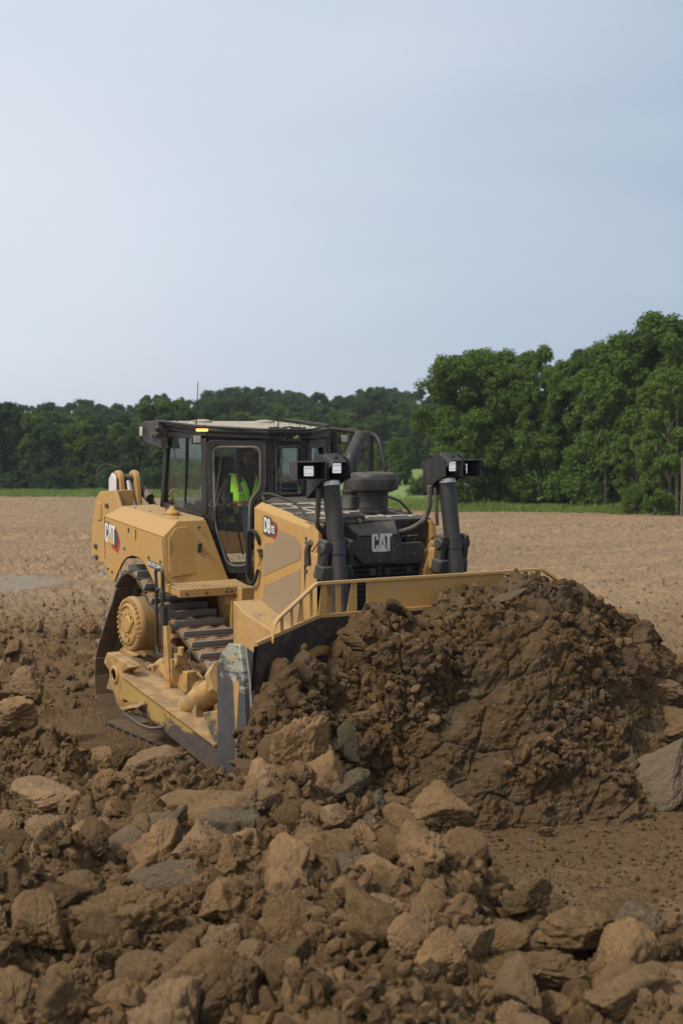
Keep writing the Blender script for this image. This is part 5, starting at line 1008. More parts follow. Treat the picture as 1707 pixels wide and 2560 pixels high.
# ---- cab
cab = MB(); zt = 3.36; B = {-1: P(-.27, -.74, 0), 1: P(-.27, .74, 0)}; A = {-1: P(.22, -.21, 0), 1: P(.22, .21, 0)}
def vpost(mb, x, y, z0, z1, w_=.07, d_=.07, rz=0): mb.box((x, y, (z0 + z1) / 2), (w_, d_, z1 - z0), Matrix.Rotation(rz, 3, 'Z'))
for s in (-1, 1):
    vpost(cab, A[s].x - .02, A[s].y, 1.8, zt, .06, .07, s * R(20)); vpost(cab, -.32, s * .72, 2.38, zt, .12, .05)
    cab.slab([(-1.44, s * .745, 2.50), (-1.36, s * .745, 2.50), (-1.20, s * .745, zt), (-1.30, s * .745, zt)], (0, -s * .06, 0))
    cab.slab([(-1.42, s * .745, 2.50), (-.25, s * .745, 2.39), (-.25, s * .745, 2.44), (-1.42, s * .745, 2.56)], (0, -s * .04, 0)); cab.slab([(-1.3, s * .745, 3.30), (-.25, s * .745, 3.28), (-.25, s * .745, zt), (-1.3, s * .745, zt)], (0, -s * .04, 0))
    cab.slab([(-1.42, s * .72, 2.52), (-.27, s * .72, 2.42), (-.05, s * .5, 1.78), (-1.42, s * .5, 1.78)], (0, -s * .02, 0))
# rear wall frame, upper band
cab.box((-1.36, 0, 2.40), (.05, 1.44, .30)); cab.box((-1.28, 0, 3.33), (.05, 1.44, .08))
for y in (-.70, .70): cab.slab([(-1.42, y - .03, 2.5), (-1.42, y + .03, 2.5), (-1.26, y + .03, zt), (-1.26, y - .03, zt)], (.05, 0, 0))
for s in (-1, 1):
    d = (A[s] - B[s]).normalized(); cab.slab([B[s] + Vector((0, 0, 3.27)), A[s] + Vector((0, 0, 3.27)), A[s] + Vector((0, 0, zt)), B[s] + Vector((0, 0, zt))], -d.cross(Vector((0, 0, 1))) * (-.04 * s) * 1)
cab.box((.20, 0, 3.31), (.05, .44, .10)); cab.box((.20, 0, 2.63), (.05, .44, .08)); cab.box((.10, 0, 2.2), (.16, .5, .86))
cab.slab([(-1.4, -.6, 1.82), (-.2, -.6, 1.82), (.2, -.2, 1.82), (.2, .2, 1.82), (-.2, .6, 1.82), (-1.4, .6, 1.82)], (0, 0, -.06))
cabo = cab.build('cab', M['cabin'], doz, bevel=.008)
# doors
for s in (-1, 1):
    d = (A[s] - B[s]); L = d.length; d.normalize(); nrm = Vector((.735, s * .678, 0)) if False else Vector((-d.y * -1, 0, 0))
    nrm = Vector((abs(d.y), s * abs(d.x), 0)).normalized()
    def dp(t, z, off=0.0): p = B[s] + d * t + nrm * off; return P(p.x, p.y, z)
    # outline t along door (0 at B), measured on the photograph's door plane
    outer = [dp(.02, 3.10), dp(.02, 3.27), dp(.69, 3.27), dp(.69, 2.72), dp(.53, 2.58), dp(.50, 1.82), dp(.18, 1.82), dp(.03, 2.28)]
    inner = [dp(.10, 3.02), dp(.10, 3.19), dp(.62, 3.19), dp(.62, 2.74), dp(.50, 2.62), dp(.48, 1.90), dp(.25, 1.90), dp(.11, 2.35)]
    ro_ = rpoly(outer, .08); ri_ = rpoly(inner, .09)
    dm = MB(); dm.ring(ro_, ri_, nrm * .045); do = dm.build('cab_door', M['cabin'], cabo, bevel=.006)
    sl2 = MB(); sl2.tube([p + nrm * .045 for p in rpoly(inner, .09)], .014, 8, close=True); sl2.build('door_seal', M['rubber2'], cabo)
    gl_ = MB(); gl_.slab([p + nrm * .02 for p in ri_], nrm * .005); gl_.build('door_glass', M['glass'], cabo)
    wp = MB(); wp.tube([dp(.20, 3.10, .07), dp(.16, 2.85, .075), dp(.12, 2.62, .07)], .007, 6); wp.tube([dp(.19, 2.75, .07), dp(.10, 2.45, .075), dp(.06, 2.20, .07)], .008, 6, .05); wp.tube([dp(.09, 2.60, .05), dp(.05, 2.56, .1), dp(.12, 2.54, .1)], .008, 6, .03); wp.tube([dp(.09, 2.24, .05), dp(.05, 2.20, .1), dp(.12, 2.17, .1)], .008, 6, .03)
    wp.build('door_wiper', M['dark2'], cabo)
    # side glass, two sliding panes
    for k, (x0, x1) in enumerate(((-1.30, -.78), (-.75, -.38))):
        zb = lambda x: 2.555 - (x + 1.42) * .10
        q0, q1 = (x0 - .08 + .0, x0 + .06) if k == 0 else (x0 - .02, x0)
        pts = [(q0, s * .725, zb(q0) + .0), (x1 - (.04 if k == 0 else 0), s * .725, zb(x1)), (x1 + (.0 if k == 0 else 0), s * .725, 3.29), (q1 + .04, s * .725, 3.30)]
        pg = MB(); pg.slab(pts, (0, -s * .005, 0)); pg.build('side_window', M['glass'], cabo)
    mb = MB(); mb.slab([(-.84, s * .735, 2.50), (-.81, s * .735, 2.50), (-.75, s * .735, 3.30), (-.78, s * .735, 3.30)], (0, -s * .02, 0)); mb.slab([(-.82, s * .74, 2.50), (-.38, s * .74, 2.455), (-.38, s * .74, 2.53), (-.82, s * .74, 2.575)], (0, -s * .02, 0)); mb.build('window_frame', M['cabin'], cabo)
wo_ = rpoly([(.235, -.20, 2.63), (.235, .20, 2.63), (.235, .20, 3.27), (.235, -.20, 3.27)], .06); wi_ = rpoly([(.235, -.155, 2.68), (.235, .165, 2.68), (.235, .165, 3.19), (.235, -.155, 3.19)], .06)
m_ = MB(); m_.ring(wo_, wi_, (.02, 0, 0)); m_.build('windshield_frame', M['cabin'], cabo, bevel=.004)
MB().slab([p + Vector((.005, 0, 0)) for p in wi_], (.005, 0, 0)).build('windshield', M['glass'], cabo)
MB().tube([p + Vector((.02, 0, 0)) for p in wi_], .014, 8, close=True).build('windshield_seal', M['rubber'], cabo)
MB().slab([(-1.40, -.66, 2.56), (-1.40, .66, 2.56), (-1.27, .66, 3.28), (-1.27, -.66, 3.28)], (.006, 0, 0)).build('rear_window', M['glass'], cabo)
wp = MB(); wp.tube([(.30, -.16, 3.25), (.31, -.10, 3.05), (.30, -.17, 2.90), (.29, -.13, 2.86)], .007, 6, .05); wp.tube([(.30, -.12, 2.98), (.29, -.13, 2.70)], .009, 6); wp.tube([(.28, -.14, 2.74), (.28, .15, 2.72)], .010, 6); wp.build('windshield_wiper', M['dark2'], cabo)
# roof
roof = MB(); rp = [(-1.38, -.78), (-.20, -.80), (.30, -.27), (.30, .27), (-.20, .80), (-1.38, .78)]
roof.slab([(x, y, 3.485 - (x + 1.38) * .075) for x, y in rp], (0, 0, -.04)); roof.slab([(x * .97 - .01, y * .96, 3.445 - (x + 1.38) * .072) for x, y in rp], (0, 0, -.055)); ro = roof.build('cab_roof', M['cabin'], doz, bevel=.01)
rt = MB(); rt.slab([(x * .965 - .01, y * .95, 3.4865 - (x + 1.38) * .075) for x, y in rp], (0, 0, .004)); rt.build('roof_plate', M['roofdust'], ro)
rb = MB()
for k in range(6): x = -1.2 + k * .24; rb.tube([(x, -.72 if x < -.3 else -.25, 3.489 - (x + 1.38) * .075), (x, .72 if x < -.3 else .25, 3.489 - (x + 1.38) * .075)], .005, 6)
for y in (-.4, 0, .4): rb.tube([(-1.3, y, 3.483), (-.05, y, 3.389)], .004, 6)
rb.lathe([(.13, 0), (.12, .02), (.06, .035), (.01, .038)], (-1.15, -.35, 3.47)); rb.lathe([(.13, 0), (.12, .02), (.06, .035), (.01, .038)], (-1.1, .45, 3.465)); rb.build('roof_ribs', M['roofdust'], ro)
bo = MB()
for i in range(12): bo.lathe([(.014, 0), (.01, .012), (.002, .013)], (-1.25 + (i % 6) * .23, -.6 if i < 6 else .62, 3.487 - ((i % 6) * .23 + .13) * .075), n=8)
bo.build('roof_bolts', M['dark2'], ro)
rl = MB(); rl.tube([(-1.36, -.80, 3.49), (-.28, -.84, 3.42), (.30, -.34, 3.375), (.42, .10, 3.372), (.36, .24, 3.375), (-.05, .68, 3.43), (-1.2, .80, 3.51)], .015, 10, .06); rl.build('roof_rail', M['dark'], ro)
# rear corner boxes with lamps
for s in (-1, 1):
    rx = MB(); rx.slab([(-1.30, s * .74, 3.49), (-1.60, s * .76, 3.49), (-1.72, s * .78, 3.46), (-1.62, s * .78, 3.32), (-1.54, s * .78, 3.24), (-1.18, s * .74, 3.17)], (0, s * .10, 0))
    rxo = rx.build('rear_lamp_bracket', M['dark2'], ro, bevel=.01)
    MB().box((-1.62, s * .885, 3.37), (.07, .025, .11)).build('rear_lamp', M['lensdim'], rxo, bevel=.01)
    fr2 = MB(); 
    for q in ((-1.25, 3.40), (-1.33, 3.33), (-1.25, 3.33)): fr2.lathe([(.03, 0), (.03, .04), (.004, .045)], (q[0], s * .85, q[1]), (0, s, 0), 12)
    fr2.tube([(-1.40, s * .86, 3.18), (-1.40, s * .88, 3.10), (-1.40, s * .88, 3.06)], .006, 6); fr2.build('lamp_fittings', M['rubber'], rxo)
    be = MB(); be.box((-.12, s * .86, 3.375), (.035, .13, .024)); be.build('beacon_light', M['amber'], ro, bevel=.008)
    wl = MB(); wl.box((-.12, s * .93, 3.275), (.04, .11, .10)); wl.tube([(-.12, s * .90, 3.33), (-.14, s * .88, 3.38)], .012, 6); wlo = wl.build('roof_work_lamp', M['dark2'], ro, bevel=.01)
    MB().box((-.097, s * .93, 3.275), (.01, .085, .075)).build('lamp_lens', M['lensdim'], wlo, bevel=.005)
an = MB(); an.tube([(-.80, -.59, 3.42), (-.80, -.56, 3.93)], [.009, .004], 6); an.build('radio_antenna', M['black'], ro)
an = MB(); an.tube([(.20, -.10, 3.36), (.20, -.10, 3.66)], [.008, .003], 6); an.build('radio_antenna', M['black'], ro)
for x, y, h in ((-1.2, -.55, .30), (-1.1, -.47, .28)): MB().tube([(x, y, 3.44), (x, y + .01, 3.44 + h)], [.004, .002], 6).build('radio_antenna', M['black'], ro)
rc = MB(); r_ = random.Random(3)
for k in range(16): rc.box((.20 + r_.random() * .08, -.22 + r_.random() * .34, 3.385 + r_.random() * .012), (.03, .035, .022), Matrix.Rotation(r_.random() * 3, 3, 'Z'))
rc.tube([(.25, -.1, 3.39), (.27, .0, 3.41), (.25, .12, 3.39), (.28, .2, 3.40)], .009, 6, .05); rc.build('roof_cables', M['dark2'], ro)
ec = MB()
for k in range(9): ec.box((.26 + .03 * r_.random(), -.17 + k * .037, 3.30 + .05 * r_.random() - .03), (.04, .03, .035), Matrix.Rotation(r_.random(), 3, 'X'))
for k in range(6): ec.tube([(.27, -.18 + .05 * k, 3.33), (.31, -.16 + .05 * k, 3.24), (.28, -.12 + .05 * k, 3.28)], .007, 6, .03)
ec.tube([(.27, -.18, 3.3), (.30, -.19, 3.15), (.28, -.20, 2.95), (.28, -.17, 2.93)], .007, 6, .05); ec.build('wiring', M['dark2'], ro)
MB().box((.29, .07, 3.30), (.01, .06, .035)).build('warning_sticker', M['badgeyel'], ro)
# interior
se = MB(); se.box((-.72, -.02, 2.30), (.50, .50, .14)); seat = se.build('operator_seat', M['black'], doz, bevel=.04)
se = MB(); se.box((-.98, -.02, 2.62), (.13, .48, .58), Matrix.Rotation(R(-8), 3, 'Y')); se.build('seat_back', M['black'], seat, bevel=.05)
se = MB(); se.box((-.99, -.20, 2.98), (.12, .40, .20)); se.build('head_rest', M['black'], seat, bevel=.06)
for s in (-1, 1): ar = MB(); ar.box((-.62, -.02 + s * .36, 2.50), (.42, .14, .10)); ar.cyl((-.44, -.02 + s * .36, 2.55), (-.42, -.02 + s * .36, 2.66), .03, .035); ar.build('arm_rest_console', M['black'], seat, bevel=.02)
MB().box((-1.02, -.55, 2.50), (.5, .22, .22)).build('storage_box', M['grey_in'], cabo, bevel=.03)
MB().box((.05, .0, 2.72), (.18, .34, .16)).build('dashboard', M['black'], cabo, bevel=.02)
MB().slab([(-1.05, .55, 2.5), (-.7, .62, 2.5), (-.72, .66, 3.0), (-.78, .66, 2.98), (-.88, .6, 2.62), (-1.05, .55, 2.60)], (0, .02, 0)).build('yellow_inner_guard', M['yellow'], cabo)
# left handrail walkway behind hood
hl = MB(); hl.tube([(-.15, .78, 3.39), (.70, .78, 3.33), (.84, .78, 3.28), (.98, .78, 2.92), (.98, .78, 2.62)], .024, 10, .08)
for x, z0 in ((-.08, 2.5), (.32, 2.5), (.68, 2.55)): hl.box((x, .78, (z0 + 3.35) / 2), (.055, .045, 3.35 - z0))
hl.build('engine_handrail', M['cabin'], doz)
MB().box((.3, .72, 2.45), (1.5, .16, .06)).build('walkway', M['dark'], doz)
# ---- blade
Yb = [-2.10, -1.95, -1.75, -1.55, -1.40, -1.30, -.7, 0, .7, 1.30, 1.40, 1.55, 1.75, 1.95, 2.10]
def woff(y): return max(0, (abs(y) - 1.32)) * .42
def ztop(y): return 1.68 - max(0, abs(y) - 1.30) * .20
def bx(y, z): t = z / 1.68; return 2.93 + .26 * (2 * t - 1) ** 2 * (1.0 if t < .5 else .45) + woff(y)
zs = [0, .1, .25, .45, .7, .95, 1.2, 1.4, 1.55, 1.68]; bm_ = MB(); vs = []
for y in Yb:
    for z in zs: zz = z / 1.68 * ztop(y); vs.append((bx(y, zz), y, zz))
nf = len(vs)
for y in Yb:
    for z in zs: zz = z / 1.68 * ztop(y); vs.append((bx(y, zz) - .06, y, zz))
nz_ = len(zs); f = []
for i in range(len(Yb) - 1):
    for j in range(nz_ - 1):
        a = i * nz_ + j; f.append((a, a + nz_, a + nz_ + 1, a + 1)); f.append((nf + a, nf + a + 1, nf + a + nz_ + 1, nf + a + nz_))
    a = i * nz_ + nz_ - 1; f.append((a, a + nz_, nf + a + nz_, nf + a)); a = i * nz_; f.append((a, nf + a, nf + a + nz_, a + nz_))
bm_.add(vs, f); blade = bm_.build('blade', M['bladeface'], doz)
tr2 = MB(); tr2.tube([(bx(y, ztop(y)) - .03, y, ztop(y) + .012) for y in Yb], .026, 4); tr2.build('blade_top_edge', M['yellow'], blade)
bk = MB(); bk.box((2.78, 0, 1.05), (.22, 2.7, .16)); bk.box((2.76, 0, .45), (.22, 3.9, .22))
for y in (-1.2, -.68, 0, .68, 1.2): bk.box((2.80, y, .8), (.2, .05, 1.4))
bk.build('blade_back_ribs', M['yellow2'], blade, bevel=.01)
# spill guard
gd = MB(); xg = 2.99
gd.box((xg, 0.01, 1.835), (.018, 1.58, .29)); gdo = gd.build('spill_guard', M['yellow'], blade, bevel=.003)
gr2 = MB(); gp = [(xg, -1.30, 1.985), (xg, 1.32, 1.985)]
ends = {}
ends[-1] = [(xg, -1.31, 1.985), (bx(1.92, 1.5) + .01, -1.90, 1.70), (bx(1.92, 1.5) + .02, -1.93, 1.54)]; ends[1] = [(xg, 1.27, 1.985), (xg + .08, 1.54, 1.80), (xg + .09, 1.56, 1.60)]
path = [ends[-1][2], ends[-1][1], ends[-1][0], (xg, 0, 1.985), ends[1][0], ends[1][1], ends[1][2]]
pv = rounded([Vector(p) for p in path], [0, .08, .05, 0, .05, .08, 0]); 
for a_, b_ in zip(pv[:-1], pv[1:]):
    gr2.slab([a_ + Vector((-.03, 0, -.012)), a_ + Vector((.03, 0, -.012)), a_ + Vector((.03, 0, .012)), a_ + Vector((-.03, 0, .012))], b_ - a_)
gr2.build('guard_top_rail', M['yellow'], gdo)
gl2 = MB()
def gz(y): y = abs(y); return 1.975 if y < 1.31 else 1.975 - (y - 1.31) / .59 * .285
def gx(y): return xg if abs(y) < 1.31 else xg + (bx(1.92, 1.5) + .01 - xg) * (abs(y) - 1.31) / .59
for s in (-1, 1):
    for y, w0, w1 in ((.88, .05, .11), (1.05, .05, .05), (1.20, .05, .09), (1.36, .03, .03), (1.50, .03, .07), (1.64, .025, .025), (1.77, .03, .03)):
        if s > 0 and y > 1.3: continue
        x = gx(y); z0 = ztop(y) + .01; z1 = gz(y)
        gl2.slab([(x, s * (y - .0), z1), (x, s * (y + w0), gz(y + w0)), (x, s * (y + w1), z0), (x, s * y, z0)], (-.018, 0, 0))
gl2.build('guard_slats', M['yellow'], gdo, bevel=.002)
# end plates with bits
for s in (-1, 1):
    ep_ = MB(); ep_.xz([(2.90, 1.50), (3.10, 1.51), (3.17, 1.24), (3.24, .45), (3.27, -.02), (2.68, -.02), (2.68, 1.27), (2.75, 1.38)], min(s * 2.10, s * 2.15), max(s * 2.10, s * 2.15))
    epo = ep_.build('blade_end_plate', M['endplate'], blade, bevel=.006)
    ys_ = MB(); ys_.slab([(2.99, s * 2.151, 1.19), (3.10, s * 2.151, 1.19), (3.05, s * 2.151, .80), (3.03, s * 2.151, .20), (3.02, s * 2.151, .80)], (0, s * .002, 0)); ys_.build('paint_remnant', M['yellow2'], epo)
    hl_ = MB(); hl_.lathe([(.038, 0), (.034, .004), (.004, .004)], (2.97, s * 2.15, 1.38), (0, s, 0), 20); hl_.build('lifting_eye', M['yellow2'], epo)
    eb = MB(); eb.slab([(3.12, s * 2.10, 1.50), (3.20, s * 2.10, 1.2), (3.28, s * 2.10, .45), (3.31, s * 2.10, -.02), (3.31, s * 1.99, -.02), (3.26, s * 1.99, .45), (3.14, s * 2.03, 1.44)], (-.035, 0, 0)); eb.build('end_bit', M['bright'], epo, bevel=.006)
ce = MB(); ce.slab([(3.16, -1.9, .28), (3.16, 1.9, .28), (3.26, 1.9, 0), (3.26, -1.9, 0)], (-.03, 0, 0)); ce.build('cutting_edge', M['bright'], blade)
for s in (-1, 1): ws = MB(); ws.slab([(bx(y, z * ztop(y)) + .008, s * y, z * ztop(y)) for y, z in ((1.62, .80), (1.45, .84), (1.30, .85), (1.15, .84), (1.15, .80), (1.3, .795), (1.45, .78), (1.62, .74))], (.006, 0, 0)); ws.build('painted_blade_patch', M['yellow2'], blade)
# ---- ripper
rpo = MB().box((-2.3, 0, 2.1), (.12, 1.7, .5)).build('ripper_bracket', M['yellow2'], doz, bevel=.015)
for yy in (-.74, -.53):
    rp_ = MB()
    prof = [(-2.44, 1.9), (-2.44, 2.45), (-2.50, 2.75)] + [(-2.62 + .115 * math.cos(a), 2.79 + .115 * math.sin(a)) for a in [i * math.pi / 8 for i in range(0, 9)]] + [(-2.80, 2.3), (-2.80, 1.9)]
    rp_.xz(prof, yy - .035, yy + .035); rp_.build('bracket_ear', M['yellow2'], rpo, bevel=.015)
    rp_ = MB(); rp_.xz(prof, -yy - .035, -yy + .035); rp_.build('bracket_ear', M['yellow2'], rpo, bevel=.015)
for s in (-1, 1):
    c_ = MB(); c_.cyl((-2.60, s * .635, 2.78), (-2.36, s * .635, 2.25), .045, .045, 20); c_.build('ripper_rod', M['chrome'], rpo)
    c_ = MB(); c_.cyl((-2.62, s * .70, 2.80), (-2.62, s * .57, 2.80), .055, .055, 20); c_.cyl((-2.61, s * .635, 2.80), (-2.58, s * .635, 2.70), .052, .048, 18); c_.build('rod_eye', M['rubber'], rpo)
    c_ = MB(); c_.slab([(-2.52, s * .80, 2.83), (-2.50, s * .80, 2.55), (-2.56, s * .80, 2.45), (-2.72, s * .80, 2.6), (-2.72, s * .80, 2.8), (-2.62, s * .80, 2.88)], (0, s * .03, 0)); c_.build('pin_cover', M['silver'], rpo, bevel=.02)
    c_ = MB(); c_.tube([(-2.60, s * .84, 2.62), (-2.55, s * .87, 2.52), (-2.50, s * .86, 2.30)], .008, 6, .05); c_.tube([(-2.65, s * .72, 2.93), (-2.75, s * .90, 3.0), (-2.72, s * 1.0, 2.85), (-2.65, s * .95, 2.7)], .005, 6, .1); c_.build('ripper_cable', M['rubber'], rpo)
    c_ = MB(); c_.cyl((-2.62, s * .42, 2.66), (-2.45, s * .40, 2.56), .06, .06, 16); c_.cyl((-2.60, s * .38, 2.64), (-2.38, s * .30, 2.30), .04, .04, 14); c_.build('ripper_cylinder', M['rubber'], rpo)
lg = MB(); lg.slab([(-1.75, -.55, 2.52), (-1.75, -.15, 2.52), (-1.75, -.15, 2.60), (-1.75, -.45, 2.58)], (-.04, 0, 0)); lg.tube([(-1.77, -.40 + .06 * math.cos(a), 2.62 + .06 * math.sin(a)) for a in [i * math.pi / 6 for i in range(0, 7)]], .014, 8); lg.build('lifting_lug', M['yellow'], doz)
tb_ = MB(); tb_.box((-2.9, .1, 1.25), (.3, 1.1, .3)); tb_.xz([(-2.95, 1.3), (-2.75, 1.3), (-2.7, .5), (-2.9, .35), (-3.0, .6)], -.06, .06); tb_.xz([(-2.9, 1.3), (-1.7, 1.0), (-1.7, .8), (-2.9, 1.1)], -.6, -.5); tb_.xz([(-2.9, 1.3), (-1.7, 1.0), (-1.7, .8), (-2.9, 1.1)], .5, .6); tb_.build('ripper_beam', M['yellow2'], doz, bevel=.02)
# ================================================================ operator
def skinned(name, joints, edges, radii, mat, parent=None, sub=2):
    me = bpy.data.meshes.new(name); me.from_pydata(joints, edges, []); o = link(name, me, parent)
    sk = o.modifiers.new('skin', 'SKIN'); sk.use_smooth_shade = True; sk.branch_smoothing = .6
    for i, r in enumerate(radii): me.skin_vertices[0].data[i].radius = (r, r) if not isinstance(r, tuple) else r
    me.skin_vertices[0].data[0].use_root = True
    ss = o.modifiers.new('sub', 'SUBSURF'); ss.levels = sub; ss.render_levels = sub; me.materials.append(mat); return o
per = empty('person', (-.66, -.08, 2.34)); tag(per, 'long-haired operator in a lime safety vest and jeans seated in the bulldozer cab', 'person')
# local coordinates: x forward, y left, z up from the seat
J = [(0, 0, .08), (.0, 0, .25), (.02, 0, .42), (.04, 0, .53), (.06, 0, .60), (.07, 0, .70), (.07, 0, .79),
     (.03, -.19, .49), (.06, -.27, .26), (.26, -.30, .20), (.03, .19, .49), (.12, .26, .30), (.30, .14, .52),
     (.05, -.10, .07), (.42, -.17, .10), (.50, -.16, -.30), (.05, .10, .07), (.44, .14, .10), (.52, .14, -.30)]
E_ = [(0, 1), (1, 2), (2, 3), (3, 4), (4, 5), (5, 6), (3, 7), (7, 8), (8, 9), (3, 10), (10, 11), (11, 12), (0, 13), (13, 14), (14, 15), (0, 16), (16, 17), (17, 18)]
Rr = [.13, .125, .14, .085, .052, .085, .07, .060, .046, .032, .060, .046, .032, .095, .068, .045, .095, .068, .045]
bodyo = skinned('body', J, E_, Rr, M['shirt'], per)
# head, face
hdm = MB(); hc_ = Vector((.085, 0, .735))
vs = []; f = []; nu, nv_ = 20, 16
for i in range(nv_ + 1):
    ph = math.pi * i / nv_
    for j in range(nu):
        th = 2 * math.pi * j / nu; x = math.sin(ph) * math.cos(th); y = math.sin(ph) * math.sin(th); z = math.cos(ph)
        rx = .100; ry = .077 * (1 - .22 * max(0, -z)); rz_ = .118; xx = x * rx * (1 - .10 * max(0, -z)); 
        if x > .7 and -.35 < z < .05: xx += .016 * (1 - abs(y) / .7)     # nose and cheeks
        if x > .9 and abs(y) < .16 and -.30 < z < 0: xx += .018
        if x > .8 and .02 < z < .2 and .2 < abs(y) < .5: xx -= .010         # eye sockets
        vs.append(hc_ + Vector((xx, y * ry, z * rz_)))
for i in range(nv_):
    for j in range(nu): f.append((i * nu + j, i * nu + (j + 1) % nu, (i + 1) * nu + (j + 1) % nu, (i + 1) * nu + j)[::-1])
hdm.add(vs, f); ho = hdm.build('head', M['skin'], per, ang=180)
ey = MB()
for s in (-1, 1): ey.lathe([(.011, -.006), (.012, 0), (.002, .006)], hc_ + Vector((.088, s * .030, .012)), (1, 0, 0), 12)
ey.box(hc_ + Vector((.094, 0, -.058)), (.008, .044, .007)); ey.build('eyes_and_mouth', M['hair'], ho)
er = MB()
for s in (-1, 1): er.lathe([(.022, -.006), (.026, .002), (.010, .008)], hc_ + Vector((-.005, s * .078, -.005)), (0, s, 0), 12)
er.build('ears', M['skin'], ho)
hr_ = MB(); r_ = random.Random(4)
hr_.lathe([(.02, .142), (.07, .125), (.098, .085), (.105, .03), (.098, -.02)], hc_ + Vector((-.02, 0, 0)), (0, 0, 1), 20)
for k in range(46):
    a = R(70) + R(220) * k / 45; p = hc_ + Vector((-.015 + .09 * math.cos(a), .09 * math.sin(a), .06)); L = .30 + .05 * r_.random(); o1 = .03 * r_.random()
    hr_.tube([p, p + Vector((.01, .02 * math.sin(a), -.10)), p + Vector((.05 + o1, .04 * math.sin(a), -.22)), p + Vector((.09 + o1, .035 * math.sin(a), -L))], [.022, .024, .02, .006], 6)
hr_.build('hair', M['hair'], per)
# vest: open shell over the torso with arm holes and a V neck
vm = MB()
def ringpts(z, rx, ry, cx, open_, n=28):
    out = []
    for j in range(n + 1):
        a = open_ + (2 * math.pi - 2 * open_) * j / n; out.append((cx + rx * math.cos(a), ry * math.sin(a), z))
    return out
lv = [(.00, .20, .215, .03, .10), (.08, .19, .215, .02, .05), (.18, .175, .205, .01, .04), (.28, .175, .205, .01, .05), (.36, .175, .205, .02, .12), (.44, .165, .20, .03, .26), (.50, .14, .19, .03, .45), (.545, .10, .16, .03, .75)]
vs = []; f = []
for q in lv: vs += ringpts(*q)
for i in range(len(lv) - 1):
    for j in range(28): f.append((i * 29 + j, i * 29 + j + 1, (i + 1) * 29 + j + 1, (i + 1) * 29 + j))
vm.add(vs, f); vo = vm.build('safety_vest', M['vest'], per, ang=180); sol = vo.modifiers.new('solid', 'SOLIDIFY'); sol.thickness = .012; sol.offset = 1
def band(z0, z1, mat, name, grow):
    b = MB(); vs = ringpts(z0, .175 + grow, .208 + grow, .012, .05) + ringpts(z1, .175 + grow, .206 + grow, .012, .05); b.add(vs, [(j, j + 1, 30 + j, 29 + j) for j in range(28)]); b.build(name, mat, vo, ang=180)
band(.145, .245, M['orange'], 'orange_band', .016); band(.178, .212, M['greytape'], 'reflective_band', .019)
lap = MB(); lap.slab([(.10, -.24, .03), (.24, -.22, .115), (.26, .20, .115), (.22, .22, .05), (.18, 0, .02)], (.0, 0, .02)); lap.build('vest_hem', M['vest'], vo, bevel=.005)
lap = MB(); lap.tube([(.06, -.25, .02), (.16, -.22, .12), (.235, -.08, .135), (.235, .18, .135)], .020, 8, .05); lap.build('orange_hem', M['orange'], vo)
for s in (-1, 1):
    for w_, mt, gx_, nm in ((.030, M['orange'], .004, 'shoulder_stripe_edge'), (.014, M['greytape'], .008, 'shoulder_stripe')):
        b = MB(); c_ = s * .125; pts = [(.165 + gx_, z) for z in ()]
        prof = [(.30, .172), (.38, .172), (.46, .150), (.52, .115), (.555, .06)]
        vs = []
        for z, xx in prof: vs += [(xx + gx_ + .012, c_ - w_, z), (xx + gx_ + .012, c_ + w_, z)]
        b.add(vs, [(2 * i, 2 * i + 1, 2 * i + 3, 2 * i + 2) for i in range(len(prof) - 1)]); b.build(nm, mt, vo, ang=180)
b = MB(); b.box((.19, -.115, .28), (.016, .085, .09)); b.box((.20, -.115, .325), (.014, .09, .03)); b.build('vest_pocket', M['vest'], vo, bevel=.006)
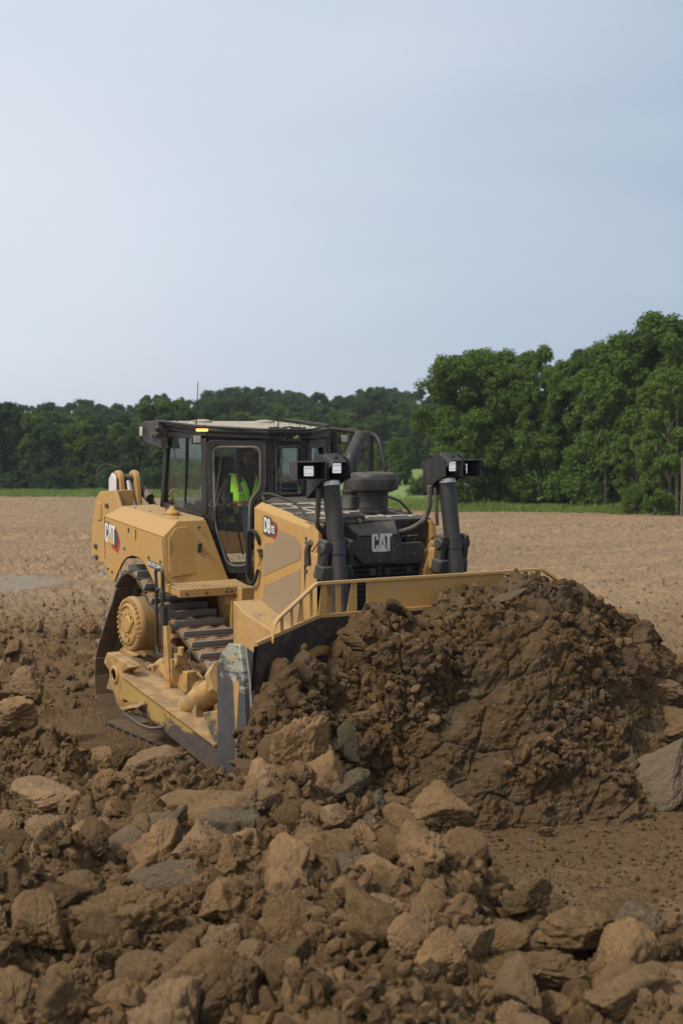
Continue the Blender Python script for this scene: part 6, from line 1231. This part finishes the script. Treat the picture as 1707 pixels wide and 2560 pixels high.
# trousers over the legs, boots
tr3 = skinned('jeans', [(0, 0, .08), (.05, -.10, .09), (.42, -.17, .12), (.50, -.16, -.28), (.05, .10, .09), (.44, .14, .12), (.52, .14, -.28)], [(0, 1), (1, 2), (2, 3), (0, 4), (4, 5), (5, 6)], [.14, .105, .085, .065, .105, .085, .065], M['jeans'], per)
for s in (-1, 1):
    bt = MB(); bt.lathe([(.055, 0), (.06, .10), (.055, .14)], (.50, s * .15, -.42), (0, 0, 1), 14); bt.tube([(.48, s * .15, -.39), (.60, s * .16, -.40), (.70, s * .16, -.41)], [.055, .052, .038], 12); bt.box((.59, s * .155, -.445), (.28, .10, .025)); bt.build('boot', M['boot'], per, bevel=.01)
def hand(px, py, pz, fwd, side, up_, s, curl):
    b = MB(); o = Vector((px, py, pz)); fwd = Vector(fwd).normalized(); side = Vector(side).normalized(); nn = Vector(up_).normalized()
    b.tube([o - fwd * .04, o, o + fwd * .045, o + fwd * .085], [.026, .036, .040, .034], 10)
    for k, L in enumerate((.068, .078, .072, .058)):
        q = o + fwd * .08 + side * ((k - 1.5) * .019); b.tube([q, q + fwd * L * .45 - nn * curl * .3 * L, q + fwd * L * .75 - nn * curl * .8 * L, q + fwd * L * .8 - nn * curl * 1.3 * L], [.0095, .009, .008, .0065], 8)
    q = o + fwd * .02 - side * .035 * s; b.tube([q, q + fwd * .03 - side * .025 * s, q + fwd * .06 - side * .03 * s - nn * .01], [.012, .010, .008], 8)
    b.build('hand', M['skin'], per)
hand(.28, -.30, .20, (1, .05, 0), (0, 1, 0), (0, 0, 1), 1, .8); hand(.30, .13, .54, (.3, -.5, .75), (.8, .5, .1), (-.4, .8, .2), -1, .5)
# camera held in front of the face
cmr = empty('camera_body_held', (-.40, -.02, 3.05)) if False else None
ck = MB(); ck.box((0, 0, 0), (.08, .15, .11)); ck.box((-.01, .0, .07), (.06, .06, .04)); 
cko = ck.build('video_camera', M['black'], None, bevel=.015); cko.location = (-.43, -.015, 3.035); cko.rotation_euler = (0, 0, R(-20)); tag(cko, 'black camera with a round lens held before the operator\'s face', 'camera')
lb = MB(); lb.lathe([(.048, .03), (.050, .09), (.046, .10), (.040, .10), (.036, .085)], (0, -.015, -.015), (1, 0, 0), 24); lb.build('lens_barrel', M['dark'], cko)
MB().lathe([(.034, .086), (.022, .094), (.002, .098)], (0, -.015, -.015), (1, 0, 0), 20).build('front_glass', M['chromedark'], cko)
# interior controls
st_ = MB(); st_.tube([(-.25, -.30, 2.0), (-.22, -.40, 2.35), (-.28, -.44, 2.62)], .012, 8); st_.box((-.28, -.44, 2.64), (.05, .05, .10)); st_.tube([(-.15, -.55, 2.2), (-.22, -.62, 2.75), (-.22, -.60, 2.95), (-.2, -.5, 2.97)], .008, 6, .05); st_.build('control_lever', M['black'], seat)
# ================================================================ haze
hb = MB(); hb.box((-200, 160, 7), (1300, 1300, 50)); hz = hb.build('haze', M['soil']); hz.data.materials.clear()
m_ = bpy.data.materials.new('haze_air'); m_.use_nodes = True; nn_ = m_.node_tree; nn_.nodes.clear(); ou = nn_.nodes.new('ShaderNodeOutputMaterial'); pv_ = nn_.nodes.new('ShaderNodeVolumePrincipled')
pv_.inputs['Color'].default_value = (.80, .88, 1.0, 1); pv_.inputs['Density'].default_value = .00025; pv_.inputs['Anisotropy'].default_value = .2; nn_.links.new(pv_.outputs[0], ou.inputs['Volume']); hz.data.materials.append(m_); tag(hz, kind='stuff')
